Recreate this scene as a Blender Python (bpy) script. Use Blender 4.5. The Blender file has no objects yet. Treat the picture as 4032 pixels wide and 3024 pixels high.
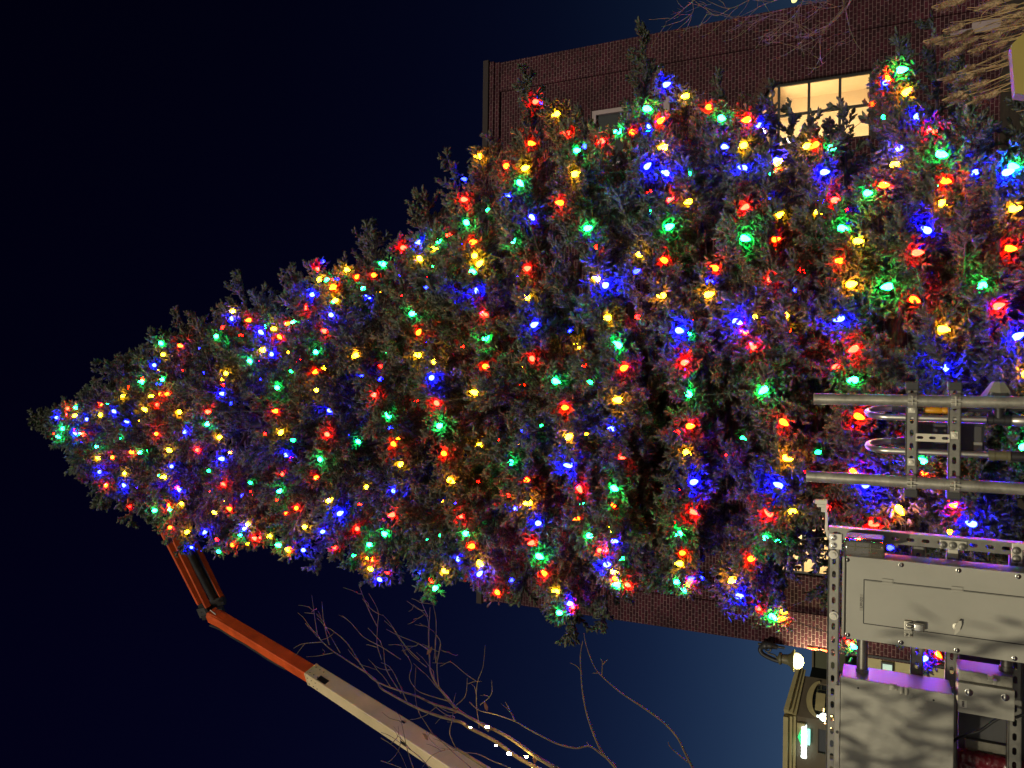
import bpy, bmesh, math, random
import numpy as np
from mathutils import Vector, Matrix
R = math.radians
random.seed(7); rng = np.random.default_rng(7)
S = bpy.context.scene
COL = S.collection
PI = math.pi

# ------------------------------------------------------------------ camera (portrait shot stored on its side)
F = 3029.0; PITCH = R(25.8); CAMZ = 2.0
CAM = Vector((0, 0, CAMZ))
th = math.atan2(.0267, 2.066)
_f = Vector((0, math.cos(PITCH), math.sin(PITCH))); _u0 = Vector((0, -math.sin(PITCH), math.cos(PITCH))); _r0 = Vector((1, 0, 0))
RIGHT = math.cos(th)*_r0 + math.sin(th)*_u0; UP = -math.sin(th)*_r0 + math.cos(th)*_u0
def ray(X, Y): return _f + RIGHT*((1512-Y)/F) + UP*((2016-X)/F)
def P(X, Y, y):                       # the point seen at photo pixel X, Y standing y metres ahead
    d = ray(X, Y); return CAM + d*(y/d.y)
def PZ(X, Y, zc): return CAM + ray(X, Y)*zc
def proj(p):                          # world array -> photo pixel
    q = p - np.array(CAM); z = q@np.array(_f)
    return 2016 - F*(q@np.array(UP))/z, 1512 - F*(q@np.array(RIGHT))/z, z
def rect(X0, Y0, X1, Y1, y):
    xm, ym = (X0+X1)/2, (Y0+Y1)/2
    a, b = sorted((P(xm, Y1, y).x, P(xm, Y0, y).x)); return a, b, P(X1, ym, y).z, P(X0, ym, y).z

# ------------------------------------------------------------------ materials
def nodes(name):
    m = bpy.data.materials.new(name); m.use_nodes = True
    nt = m.node_tree; b = nt.nodes['Principled BSDF']; return m, nt, b
def M(name, col, rough=.5, metal=0., var=.12, scale=6., bump=0., bscale=80., spec=.5, dirt=None):
    m, nt, b = nodes(name); N = nt.nodes; L = nt.links
    tc = N.new('ShaderNodeTexCoord')
    n = N.new('ShaderNodeTexNoise'); n.inputs['Scale'].default_value = scale; n.inputs['Detail'].default_value = 5; n.inputs['Roughness'].default_value = .65
    L.new(tc.outputs['Object'], n.inputs['Vector'])
    r = N.new('ShaderNodeValToRGB'); r.color_ramp.elements[0].position = .3; r.color_ramp.elements[1].position = .72
    r.color_ramp.elements[0].color = (*[c*(1-var) for c in (dirt or col)], 1); r.color_ramp.elements[1].color = (*[min(1, c*(1+var)) for c in col], 1)
    L.new(n.outputs['Fac'], r.inputs['Fac']); L.new(r.outputs['Color'], b.inputs['Base Color'])
    b.inputs['Metallic'].default_value = metal; b.inputs['Specular IOR Level'].default_value = spec
    mr = N.new('ShaderNodeMapRange'); mr.inputs['To Min'].default_value = rough*.8; mr.inputs['To Max'].default_value = min(1, rough*1.25)
    L.new(n.outputs['Fac'], mr.inputs['Value']); L.new(mr.outputs['Result'], b.inputs['Roughness'])
    if bump:
        n2 = N.new('ShaderNodeTexNoise'); n2.inputs['Scale'].default_value = bscale; n2.inputs['Detail'].default_value = 4
        L.new(tc.outputs['Object'], n2.inputs['Vector'])
        bp = N.new('ShaderNodeBump'); bp.inputs['Strength'].default_value = bump; bp.inputs['Distance'].default_value = .01
        L.new(n2.outputs['Fac'], bp.inputs['Height']); L.new(bp.outputs['Normal'], b.inputs['Normal'])
    return m
def glow(name, col, strength):
    m, nt, b = nodes(name)
    b.inputs['Base Color'].default_value = (*[min(1, c) for c in col], 1); b.inputs['Roughness'].default_value = .3
    b.inputs['Emission Color'].default_value = (*col, 1); b.inputs['Emission Strength'].default_value = strength
    return m
def brick_mat(name, axes):
    m, nt, b = nodes(name); N = nt.nodes; L = nt.links
    tc = N.new('ShaderNodeTexCoord'); sx = N.new('ShaderNodeSeparateXYZ'); cx = N.new('ShaderNodeCombineXYZ')
    L.new(tc.outputs['Object'], sx.inputs[0]); L.new(sx.outputs[axes[0]], cx.inputs[0]); L.new(sx.outputs[axes[1]], cx.inputs[1])
    br = N.new('ShaderNodeTexBrick'); L.new(cx.outputs[0], br.inputs['Vector'])
    br.inputs['Scale'].default_value = 1; br.inputs['Brick Width'].default_value = .151; br.inputs['Row Height'].default_value = .0745
    br.inputs['Mortar Size'].default_value = .0062; br.inputs['Mortar Smooth'].default_value = .25; br.inputs['Bias'].default_value = -.1
    br.inputs['Color1'].default_value = (.040, .0075, .015, 1); br.inputs['Color2'].default_value = (.016, .0045, .0075, 1); br.inputs['Mortar'].default_value = (.12, .074, .08, 1)
    n = N.new('ShaderNodeTexNoise'); n.inputs['Scale'].default_value = 1.3; n.inputs['Detail'].default_value = 6; L.new(tc.outputs['Object'], n.inputs['Vector'])
    n2 = N.new('ShaderNodeTexNoise'); n2.inputs['Scale'].default_value = 26; n2.inputs['Detail'].default_value = 5; L.new(tc.outputs['Object'], n2.inputs['Vector'])
    ad = N.new('ShaderNodeMath'); ad.operation = 'ADD'; L.new(n.outputs['Fac'], ad.inputs[0]); L.new(n2.outputs['Fac'], ad.inputs[1])
    mr = N.new('ShaderNodeMapRange'); mr.inputs['From Min'].default_value = .6; mr.inputs['From Max'].default_value = 1.4; mr.inputs['To Min'].default_value = .35; mr.inputs['To Max'].default_value = 1.65
    L.new(ad.outputs[0], mr.inputs['Value'])
    mx = N.new('ShaderNodeMix'); mx.data_type = 'RGBA'; mx.blend_type = 'MULTIPLY'; mx.inputs[0].default_value = 1
    L.new(br.outputs['Color'], mx.inputs[6]); L.new(mr.outputs['Result'], mx.inputs[7]); L.new(mx.outputs[2], b.inputs['Base Color'])
    b.inputs['Roughness'].default_value = .88; b.inputs['Specular IOR Level'].default_value = .2
    inv = N.new('ShaderNodeMath'); inv.operation = 'SUBTRACT'; inv.inputs[0].default_value = 1; L.new(br.outputs['Fac'], inv.inputs[1])
    ad2 = N.new('ShaderNodeMath'); ad2.operation = 'MULTIPLY_ADD'; ad2.inputs[1].default_value = .35; L.new(n2.outputs['Fac'], ad2.inputs[0]); L.new(inv.outputs[0], ad2.inputs[2])
    bp = N.new('ShaderNodeBump'); bp.inputs['Strength'].default_value = .6; bp.inputs['Distance'].default_value = .008
    L.new(ad2.outputs[0], bp.inputs['Height']); L.new(bp.outputs['Normal'], b.inputs['Normal'])
    return m
def foliage_mat():
    m, nt, b = nodes('spruce_needles'); N = nt.nodes; L = nt.links
    at = N.new('ShaderNodeAttribute'); at.attribute_name = 'tint'
    r = N.new('ShaderNodeValToRGB'); e = r.color_ramp.elements
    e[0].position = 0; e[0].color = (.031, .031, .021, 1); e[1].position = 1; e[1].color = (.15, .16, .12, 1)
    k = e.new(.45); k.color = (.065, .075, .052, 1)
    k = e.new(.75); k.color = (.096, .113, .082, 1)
    L.new(at.outputs['Fac'], r.inputs['Fac'])
    tc = N.new('ShaderNodeTexCoord'); n = N.new('ShaderNodeTexNoise'); n.inputs['Scale'].default_value = 160; n.inputs['Detail'].default_value = 3
    L.new(tc.outputs['Object'], n.inputs['Vector'])
    mr = N.new('ShaderNodeMapRange'); mr.inputs['From Min'].default_value = .3; mr.inputs['From Max'].default_value = .7; mr.inputs['To Min'].default_value = .5; mr.inputs['To Max'].default_value = 1.35
    L.new(n.outputs['Fac'], mr.inputs['Value'])
    mx = N.new('ShaderNodeMix'); mx.data_type = 'RGBA'; mx.blend_type = 'MULTIPLY'; mx.inputs[0].default_value = 1
    L.new(r.outputs['Color'], mx.inputs[6]); L.new(mr.outputs['Result'], mx.inputs[7]); L.new(mx.outputs[2], b.inputs['Base Color'])
    b.inputs['Roughness'].default_value = .62; b.inputs['Specular IOR Level'].default_value = .3
    bp = N.new('ShaderNodeBump'); bp.inputs['Strength'].default_value = .8; bp.inputs['Distance'].default_value = .006
    L.new(n.outputs['Fac'], bp.inputs['Height']); L.new(bp.outputs['Normal'], b.inputs['Normal'])
    return m
def clear_mat(name, tint, gloss=.12, body=None, share=0):
    m = bpy.data.materials.new(name); m.use_nodes = True; nt = m.node_tree; N = nt.nodes; L = nt.links
    N.remove(N['Principled BSDF']); out = N['Material Output']
    t = N.new('ShaderNodeBsdfTransparent'); t.inputs[0].default_value = (*tint, 1)
    g = N.new('ShaderNodeBsdfGlossy'); g.inputs['Roughness'].default_value = .08
    fr = N.new('ShaderNodeFresnel'); fr.inputs[0].default_value = 1.5
    ad = N.new('ShaderNodeMath'); ad.operation = 'ADD'; ad.inputs[1].default_value = gloss; L.new(fr.outputs[0], ad.inputs[0])
    mx = N.new('ShaderNodeMixShader'); L.new(ad.outputs[0], mx.inputs[0])
    if body:
        df = N.new('ShaderNodeBsdfDiffuse'); df.inputs[0].default_value = (*body, 1); m2 = N.new('ShaderNodeMixShader'); m2.inputs[0].default_value = share; L.new(t.outputs[0], m2.inputs[1]); L.new(df.outputs[0], m2.inputs[2]); t = m2
    L.new(t.outputs[0], mx.inputs[1]); L.new(g.outputs[0], mx.inputs[2]); L.new(mx.outputs[0], out.inputs[0])
    return m

m_paint = M('grey_enamel', (.42, .41, .35), .38, 0, .05, 2.2, .03, 300, dirt=(.37, .36, .305))
m_paint2 = M('grey_enamel_worn', (.36, .35, .295), .42, 0, .08, 3, .03, 300, dirt=(.285, .27, .22))
m_galv = M('galvanised_steel', (.44, .42, .35), .36, .5, .22, 14, .05, 120, dirt=(.25, .24, .2))
m_alu = M('aluminium_conduit', (.52, .5, .44), .3, .92, .15, 10, .03, 160)
m_dark = M('black_steel', (.025, .025, .027), .45, .2, .3, 9)
m_slot = M('dull_zinc', (.17, .165, .145), .42, .7, .25, 18)
m_plate = M('bright_zinc', (.5, .48, .4), .42, .5, .12, 12)
m_chrome = M('polished_nickel', (.6, .58, .52), .2, 1., .05, 12)
m_white = M('white_plastic', (.66, .64, .54), .45, 0, .06, 8)
m_olive = M('olive_plastic', (.11, .1, .05), .5, 0, .2, 9)
m_boxgrey = M('grey_plastic', (.24, .24, .19), .5, 0, .12, 9)
m_navy = M('dark_plastic', (.035, .036, .05), .35, 0, .2, 9)
m_orange = M('orange_boom_paint', (.60, .085, .014), .42, 0, .16, 3, .03, 60, dirt=(.44, .06, .012))
m_cream = M('cream_boom_paint', (.68, .54, .34), .42, 0, .06, 1.5, .02, 60, dirt=(.54, .45, .26))
m_bark = M('dark_bark', (.06, .042, .035), .9, 0, .4, 9, .8, 40)
m_twig = M('pale_twig_bark', (.14, .10, .058), .8, 0, .3, 14, .3, 90, dirt=(.08, .057, .036))
m_dry = M('dry_grass', (.46, .33, .15), .8, 0, .3, 20, dirt=(.30, .21, .10))
m_plume = M('dry_plume', (.62, .44, .26), .95, 0, .3, 90, .9, 300, dirt=(.42, .29, .16))
m_planter = M('mustard_paint', (.30, .235, .045), .55, 0, .08, 4, .05, 60)
m_brick = brick_mat('running_bond_brick', 'XZ'); m_brick_side = brick_mat('running_bond_brick_side', 'YZ')
m_arch = M('arch_brick', (.05, .018, .017), .9, 0, .3, 7, .5, 60)
m_mortar = M('mortar', (.15, .105, .095), .95, 0, .2, 30)
m_coping = M('stone_coping', (.020, .0125, .0135), .9, 0, .25, 5, .3, 30)
m_black = M('black_window_frame', (.008, .008, .009), .4, 0, .2, 9)
m_trim = M('white_trim', (.27, .21, .22), .6, 0, .1, 6)
m_room = M('cream_room_wall', (.8, .66, .45), .8, 0, .05, 2)
m_soffit = M('tan_soffit', (.55, .38, .2), .8, 0, .05, 2)
m_glass = clear_mat('window_glass', (.92, .92, .88), .02)
m_smoke = clear_mat('smoked_cover', (.55, .52, .46), .06, (.2, .18, .14), .5)
m_foliage = foliage_mat()
m_wire = M('green_wire', (.02, .05, .025), .5, 0, .2, 20)
m_leaf = M('strap_leaf', (.06, .10, .03), .5, 0, .3, 12)
m_stucco = M('brown_stucco', (.085, .068, .045), .9, 0, .15, 2, .2, 20)
m_cornice = M('tan_cornice', (.30, .26, .13), .8, 0, .12, 3)
m_far = M('olive_render', (.055, .06, .035), .9, 0, .15, 1)
m_pane = M('dark_glass', (.02, .024, .028), .12, 0, .2, 1)
m_ground = M('dark_mulch', (.05, .036, .028), .95, 0, .5, 2.5, .8, 14)
m_tarp = M('dark_red_tarp', (.11, .008, .014), .22, 0, .25, 18, .9, 26)
m_conc = M('weathered_board', (.16, .15, .12), .8, 0, .25, 8, .3, 50)
m_dgrey = M('charcoal_board', (.055, .055, .057), .6, 0, .25, 8)
m_ink = M('faded_ink', (.03, .025, .04), .6)
m_yel = M('orange_rubber', (.75, .33, .01), .45, 0, .06, 9)
m_rubber = M('black_rubber', (.015, .015, .015), .6, 0, .2, 9)
m_brass = M('brass_lock', (.42, .3, .12), .3, .8, .15, 20)

# ------------------------------------------------------------------ mesh helpers
def nb(): return bmesh.new()
def box(bm, x0, x1, y0, y1, z0, z1, bev=0., seg=2):
    vs = [bm.verts.new((x, y, z)) for x in (x0, x1) for y in (y0, y1) for z in (z0, z1)]
    fs = [bm.faces.new([vs[i] for i in q]) for q in ((0, 1, 3, 2), (4, 6, 7, 5), (0, 4, 5, 1), (2, 3, 7, 6), (0, 2, 6, 4), (1, 5, 7, 3))]
    if bev:
        es = list({e for f in fs for e in f.edges}); bmesh.ops.bevel(bm, geom=es, offset=bev, segments=seg, affect='EDGES', profile=.6)
def frame_of(t):
    t = t.normalized(); a = Vector((0, 0, 1)) if abs(t.z) < .9 else Vector((0, 1, 0))
    u = t.cross(a).normalized(); return u, t.cross(u).normalized()
def tube(bm, pts, rad, sides=8, cap=True):
    pts = [Vector(p) for p in pts]; n = len(pts)
    if not hasattr(rad, '__len__'): rad = [rad]*n
    rings = []; u = None
    for i, p in enumerate(pts):
        t = (pts[min(i+1, n-1)]-pts[max(i-1, 0)])
        if t.length < 1e-9: t = Vector((0, 0, 1))
        t.normalize()
        if u is None: u, v = frame_of(t)
        else:
            u = (u - t*u.dot(t)); u = u.normalized() if u.length > 1e-6 else frame_of(t)[0]; v = t.cross(u)
        rings.append([bm.verts.new(p+(u*math.cos(2*PI*k/sides)+v*math.sin(2*PI*k/sides))*rad[i]) for k in range(sides)])
    for a, b in zip(rings, rings[1:]):
        for k in range(sides): bm.faces.new((a[k], a[(k+1) % sides], b[(k+1) % sides], b[k]))
    if cap:
        bm.faces.new(rings[0][::-1]); bm.faces.new(rings[-1])
def cyl(bm, a, b, r, sides=16, r2=None): tube(bm, [a, b], [r, r if r2 is None else r2], sides)
def plate(bm, outer, holes, f, t):
    loops = []; edges = []
    for lp in [outer]+holes:
        vs = [bm.verts.new(f(u, v, 0)) for u, v in lp]; loops.append((lp, vs))
        for i in range(len(vs)): edges.append(bm.edges.new((vs[i], vs[(i+1) % len(vs)])))
    res = bmesh.ops.triangle_fill(bm, use_beauty=True, use_dissolve=False, edges=edges)
    fs = [g for g in res['geom'] if isinstance(g, bmesh.types.BMFace)]
    back = {}
    for lp, vs in loops:
        for (u, v), w in zip(lp, vs): back[w] = bm.verts.new(f(u, v, t))
    for fc in fs: bm.faces.new([back[v] for v in reversed(fc.verts)])
    for lp, vs in loops:
        for i in range(len(vs)):
            a, b = vs[i], vs[(i+1) % len(vs)]; bm.faces.new((a, b, back[b], back[a]))
    bmesh.ops.recalc_face_normals(bm, faces=bm.faces[:])
def slot(u, v, lu, lv, n=4):                 # rounded slot outline, long axis u
    r = lv/2; pts = []
    for k in range(n+1): a = -PI/2+PI*k/n; pts.append((u+lu/2-r+r*math.cos(a), v+r*math.sin(a)))
    for k in range(n+1): a = PI/2+PI*k/n; pts.append((u-lu/2+r+r*math.cos(a), v+r*math.sin(a)))
    return pts
def dome(bm, c, axis, r, h, sides=14, rings=4):       # a rounded screw head
    axis = Vector(axis).normalized(); u, v = frame_of(axis); c = Vector(c); prev = None
    for i in range(rings):
        a = i/rings*PI/2
        ring = [bm.verts.new(c+axis*h*math.sin(a)+(u*math.cos(2*PI*k/sides)+v*math.sin(2*PI*k/sides))*r*math.cos(a)) for k in range(sides)]
        if prev:
            for k in range(sides): bm.faces.new((prev[k], prev[(k+1) % sides], ring[(k+1) % sides], ring[k]))
        prev = ring
    bm.faces.new(prev)
def lathe(bm, c, axis, prof, sides=16):               # prof: (along, radius)
    axis = Vector(axis).normalized(); u, v = frame_of(axis); c = Vector(c); prev = None
    for h, r in prof:
        ring = [bm.verts.new(c+axis*h+(u*math.cos(2*PI*k/sides)+v*math.sin(2*PI*k/sides))*max(r, 1e-4)) for k in range(sides)]
        if prev:
            for k in range(sides): bm.faces.new((prev[k], prev[(k+1) % sides], ring[(k+1) % sides], ring[k]))
        prev = ring
    bm.faces.new(prev)
def obj(name, bm, mat, parent=None, smooth=None):
    me = bpy.data.meshes.new(name)
    if parent is not None: bm.transform(Matrix.Translation(-origin_of(parent)))
    bmesh.ops.recalc_face_normals(bm, faces=bm.faces[:])
    bm.to_mesh(me); bm.free()
    for mm in (mat if isinstance(mat, list) else [mat]): me.materials.append(mm)
    o = bpy.data.objects.new(name, me); COL.objects.link(o)
    if parent is not None: o.parent = parent
    if smooth is not None:
        me.shade_smooth()
        if smooth < 180: me.set_sharp_from_angle(angle=R(smooth))
    return o
def origin_of(o):
    v = Vector(o.location)
    while o.parent is not None: o = o.parent; v += o.location
    return v
def tag(o, label, cat, group=None, kind=None):
    if label: o['label'] = label
    if cat: o['category'] = cat
    if group: o['group'] = group
    if kind: o['kind'] = kind
    return o
def thing(name, loc, label, cat, group=None):
    o = bpy.data.objects.new(name, None); COL.objects.link(o); o.location = loc; o.empty_display_size = .1
    return tag(o, label, cat, group)
def text_part(name, s, size, loc, mat, parent, depth=.0006, spacing=1.):
    cu = bpy.data.curves.new(name, 'FONT'); cu.body = s; cu.size = size; cu.extrude = depth; cu.align_x = 'CENTER'; cu.align_y = 'CENTER'; cu.space_character = spacing
    tmp = bpy.data.objects.new(name+'_curve', cu); COL.objects.link(tmp)
    bpy.context.view_layer.update()
    me = bpy.data.meshes.new_from_object(tmp.evaluated_get(bpy.context.evaluated_depsgraph_get()))
    bpy.data.objects.remove(tmp); me.name = name; me.materials.clear(); me.materials.append(mat)
    me.transform(Matrix.Rotation(PI/2, 4, 'X')); me.transform(Matrix.Translation(Vector(loc)-origin_of(parent)))
    o = bpy.data.objects.new(name, me); COL.objects.link(o); o.parent = parent
    return o

m_lampwarm = glow('warm_ceiling_lamp', (1, .76, .44), 27); m_globe = glow('white_globe_lamp', (1, .9, .7), 12)
m_trim2 = M('pale_zinc_bar', (.62, .57, .46), .45, .1, .1, 12); m_lens = M('violet_lens', (.35, .3, .55), .15)
m_deadleaf = M('dead_leaf', (.12, .035, .02), .7, 0, .3, 30)
m_fairy = glow('fairy_glass', (1, .70, .17), 260); m_fairy2 = glow('warm_bush_lights', (1, .55, .2), 9)
m_signwhite = glow('sign_white', (.85, 1, .98), 3); m_signgreen = glow('sign_green', (.02, .75, .22), .9); m_signmint = glow('sign_mint', (.35, 1, .85), 1.2); m_signmint2 = glow('mint_window', (.5, .7, .62), .5)
m_neon = glow('neon_orange', (1, .12, .03), 9); m_lantern = glow('lantern_glass', (1, .88, .42), 1); m_farlamp = glow('far_lamp_glass', (.9, .95, .35), 1.2)
_nt = m_lantern.node_tree; _lw = _nt.nodes.new('ShaderNodeLayerWeight'); _lw.inputs[0].default_value = .5; _mr = _nt.nodes.new('ShaderNodeMapRange'); _mr.inputs['From Min'].default_value = .75; _mr.inputs['From Max'].default_value = .05; _mr.inputs['To Min'].default_value = .8; _mr.inputs['To Max'].default_value = 9; _mr.interpolation_type = 'SMOOTHSTEP'
_nt.links.new(_lw.outputs['Facing'], _mr.inputs['Value']); _nt.links.new(_mr.outputs['Result'], _nt.nodes['Principled BSDF'].inputs['Emission Strength'])
m_paleyellow = M('pale_yellow_wall', (.45, .40, .22), .8, 0, .1, 2)

# ------------------------------------------------------------------ ground
bm = nb(); n = 60
def gh(x, y): return -.02 + .03*math.sin(x*.9+1)*math.sin(y*.7)
gx = [-400, -120, -40]+[-20+i for i in range(41)]+[40, 120, 400]; gy = [-60, -20]+[-8+i for i in range(36)]+[40, 120, 600]
gv = [[bm.verts.new((x, y, gh(x, y))) for x in gx] for y in gy]
for j in range(len(gy)-1):
    for i in range(len(gx)-1): bm.faces.new((gv[j][i], gv[j][i+1], gv[j+1][i+1], gv[j+1][i]))
o = obj('ground', bm, m_ground, smooth=180); tag(o, None, None, kind='structure')

# ------------------------------------------------------------------ brick building
YB = 18.0
xl = P(2600, 2457, YB).x; xr = P(2600, 137.7, YB).x; zt = P(1905, 900, YB).z
bd = thing('brick_building', ((xl+xr)/2, YB, 0), 'tall dark red brick building with lit arched windows behind the decorated tree', 'building')
def win(X0, Y0, X1, Y1): x0, x1, z0, z1 = rect(X0, Y0, X1, Y1, YB); return x0, x1, z0, z1

a = win(2985, 303, 3432, 560); lowz0, lowz1 = a[2], a[3]; ww = a[1]-a[0]
xc = (xl+xr)/2
cxs = [(a[0]+a[1])/2, P(3130, 2135, YB).x]
uz1 = P(2328, 460, YB).z; uz0 = P(2622, 440, YB).z
def arch(cx, w, z0, z1, rise=.28, n=10):
    pts = [(cx-w/2, z0), (cx+w/2, z0)]
    for k in range(n+1):
        t = 1-2*k/n; pts.append((cx+t*w/2, z1-rise*(t*t)))
    return pts
holes = []; lows = []; ups = []
for cx in cxs:
    holes.append(arch(cx, ww, lowz0, lowz1)); lows.append(cx)
    holes.append([(cx-ww/2, uz0), (cx+ww/2, uz0), (cx+ww/2, uz1), (cx-ww/2, uz1)]); ups.append(cx)
bm = nb()
plate(bm, [(xl, -.3), (xr, -.3), (xr, zt-.45), (xl, zt-.45)], holes, lambda u, v, d: (u, YB+d, v), .32)
obj('wall', bm, m_brick, bd)
bm = nb()
box(bm, xl, xl+.32, YB+.325, YB+9, -.3, zt-.45); obj('side_wall', bm, m_brick_side, bd)
bm = nb(); box(bm, xr-.32, xr, YB+.325, YB+9, -.3, zt-.45); obj('side_wall', bm, m_brick_side, bd)
bm = nb(); box(bm, xl+.33, xr-.33, YB+8.7, YB+8.98, -.3, zt-.46); obj('rear_wall', bm, m_far, bd)
bm = nb(); box(bm, xl+.33, xr-.33, YB+.34, YB+8.69, zt-.8, zt-.6); obj('roof', bm, m_far, bd)
for x0, x1 in ((xl-.04, xl+.72), (xr-.72, xr+.04)):
    bm = nb(); box(bm, x0, x1, YB-.055, YB-.002, -.3, zt-.455); obj('corner_pier', bm, m_brick, bd)
bm = nb()                                                        # stepped parapet and coping
box(bm, xl-.05, xr+.05, YB-.075, YB+.35, zt-.448, zt-.30); box(bm, xl-.08, xr+.08, YB-.11, YB+.36, zt-.298, zt-.16)
obj('parapet', bm, m_brick, bd)
bm = nb(); box(bm, xl-.13, xr+.13, YB-.16, YB+.42, zt-.158, zt, .015); obj('coping', bm, m_coping, bd)
for wi, cx in enumerate(lows):
    fr = None; x0, x1 = cx-ww/2, cx+ww/2; rise = .28
    bm = nb(); outer = arch(cx, ww-.004, lowz0+.002, lowz1-.002); mw = .055
    rows = 4; gap = (lowz1-lowz0)*.272
    panes = []
    for i in range(rows):
        za, zb = lowz0+i*gap+(mw if i == 0 else mw/2), lowz0+(i+1)*gap-mw/2
        for sx in (0, 1):
            xa, xb = (x0+mw, cx-mw/2) if sx == 0 else (cx+mw/2, x1-mw)
            if i < rows-1: panes.append([(xa, za), (xb, za), (xb, zb), (xa, zb)])
            else:
                top = [(xb-(xb-xa)*k/6, lowz1-mw-rise*(((xb-(xb-xa)*k/6)-cx)/(ww/2))**2) for k in range(7)]
                panes.append([(xa, za), (xb, za)]+top)
    plate(bm, outer, panes, lambda u, v, d: (u, YB+.12+d, v), .06)
    fr = obj('window', bm, m_black, bd)
    bm = nb(); plate(bm, arch(cx, ww-.02, lowz0+.01, lowz1-.01), [], lambda u, v, d: (u, YB+.15+d, v), .004); obj('pane', bm, m_glass, fr)
    bm = nb(); box(bm, x0-.08, x1+.08, YB-.06, YB+.115, lowz0-.11, lowz0-.004, .01); obj('sill', bm, m_coping, fr)
    # soldier course arch over the window: bricks on end following the curve
    bm = nb(); nbk = 17
    for k in range(nbk):
        t = -1+2*(k+.5)/nbk; ux = cx+t*(ww/2+.05); uz = lowz1-rise*t*t; sl = -2*rise*t/(ww/2)
        nrm = Vector((-sl, 0, 1)).normalized(); tn = Vector((1, 0, sl)).normalized(); w = (ww+.1)/nbk*.43
        c0 = Vector((ux, YB-.012, uz))+nrm*.012; h = .2
        q = [c0-tn*w, c0+tn*w, c0+tn*w*1.1+nrm*h, c0-tn*w*1.1+nrm*h]
        f0 = [bm.verts.new(p) for p in q]; f1 = [bm.verts.new(p+Vector((0, .0105, 0))) for p in q]
        bm.faces.new(f0); bm.faces.new(f1[::-1])
        for i in range(4): bm.faces.new((f0[i], f0[(i+1) % 4], f1[(i+1) % 4], f1[i]))
    obj('brick_arch', bm, m_arch, bd)
    # the lit room behind
    bm = nb(); ry0, ry1 = YB+.33, YB+3.4; rx0, rx1 = cx-1.5, cx+1.5; rz0, rz1 = lowz0-.5, lowz1+.25
    for q in (((rx0, ry1, rz0), (rx1, ry1, rz0), (rx1, ry1, rz1), (rx0, ry1, rz1)), ((rx0, ry0, rz0), (rx0, ry1, rz0), (rx0, ry1, rz1), (rx0, ry0, rz1)),
              ((rx1, ry1, rz0), (rx1, ry0, rz0), (rx1, ry0, rz1), (rx1, ry1, rz1)), ((rx0, ry0, rz1), (rx0, ry1, rz1), (rx1, ry1, rz1), (rx1, ry0, rz1)), ((rx0, ry0, rz0), (rx1, ry0, rz0), (rx1, ry1, rz0), (rx0, ry1, rz0))):
        bm.faces.new([bm.verts.new(p) for p in q])
    obj('room', bm, m_room, bd)
    bm = nb(); box(bm, rx1-.55, rx1-.01, YB+.36, ry1-.02, rz1-.3, rz1-.01, .01); obj('soffit', bm, m_soffit, bd)
    bm = nb(); box(bm, cx-.9, cx+.5, YB+1.2, YB+2.6, rz1-.06, rz1-.02, .008); obj('ceiling_lamp', bm, m_lampwarm, bd)
    bm = nb(); lathe(bm, (cx-.35, YB+.9, lowz1-.62), (0, 0, 1), [(-.09, .0), (-.085, .06), (-.03, .1), (.03, .1), (.085, .06), (.09, 0)]); o = obj('globe_lamp', bm, m_globe, bd, smooth=180)
for cx in ups:
    x0, x1 = cx-ww/2, cx+ww/2; bm = nb(); t = .11
    plate(bm, [(x0+.003, uz0+.003), (x1-.003, uz0+.003), (x1-.003, uz1-.003), (x0+.003, uz1-.003)],
          [[(x0+t, uz0+t), (x1-t, uz0+t), (x1-t, (uz0+uz1)/2-.03), (x0+t, (uz0+uz1)/2-.03)], [(x0+t, (uz0+uz1)/2+.03), (x1-t, (uz0+uz1)/2+.03), (x1-t, uz1-t), (x0+t, uz1-t)]],
          lambda u, v, d: (u, YB+.03+d, v), .09)
    fr = obj('window', bm, m_trim, bd)
    bm = nb(); box(bm, x0+.03, x1-.03, YB+.125, YB+.135, uz0+.03, uz1-.03); obj('pane', bm, m_pane, fr)
    bm = nb(); box(bm, x0-.06, x1+.06, YB-.05, YB+.025, uz0-.1, uz0-.002, .01); obj('sill', bm, m_trim, fr)
# small pale wall fixture by the right corner
c = P(3878, 118, YB); bx = thing('wall_fixture', (c.x, YB, c.z), 'pale lavender box with a bracket on the brick wall behind the dry grass plumes', 'wall box')
bm = nb(); box(bm, c.x-.09, c.x+.11, YB-.2, YB-.08, c.z-.26, c.z+.24, .012); obj('housing', bm, m_trim, bx)
bm = nb(); box(bm, c.x-.03, c.x+.05, YB-.078, YB-.057, c.z-.1, c.z+.62, .006); obj('bracket', bm, m_trim, bx)

# ------------------------------------------------------------------ the conifer
YT = 8.5; K = 4032/2212
sil = [(66, 903, 907), (100, 876, 945), (200, 812, 1040), (300, 735, 1160), (400, 632, 1198), (500, 612, 1205), (600, 548, 1230), (700, 532, 1242), (800, 485, 1268), (900, 462, 1302), (1000, 372, 1310),
       (1100, 262, 1322), (1200, 190, 1365), (1300, 160, 1352), (1400, 62, 1312), (1500, 95, 1312), (1600, 130, 1330), (1700, 150, 1345), (1800, 120, 1380), (1900, 70, 1400), (2000, 20, 1405), (2100, 40, 1405), (2212, 150, 1400)]
zr, ar, zl, al = [], [], [], []
for X, a, b in sil:
    p = P(X*K, a*K, YT); zr.append(p.z); ar.append(p.x); p = P(X*K, b*K, YT); zl.append(p.z); al.append(p.x)
zr, ar, zl, al = [np.array(v[::-1]) for v in (zr, ar, zl, al)]
ZTOP = max(zr[-1], zl[-1]); tx0 = P(66*K, 905*K, YT).x
tx_base = P(3300, 1800, YT).x
def inset(z): return .14+.10*max(0, (z-8)/7)
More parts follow.
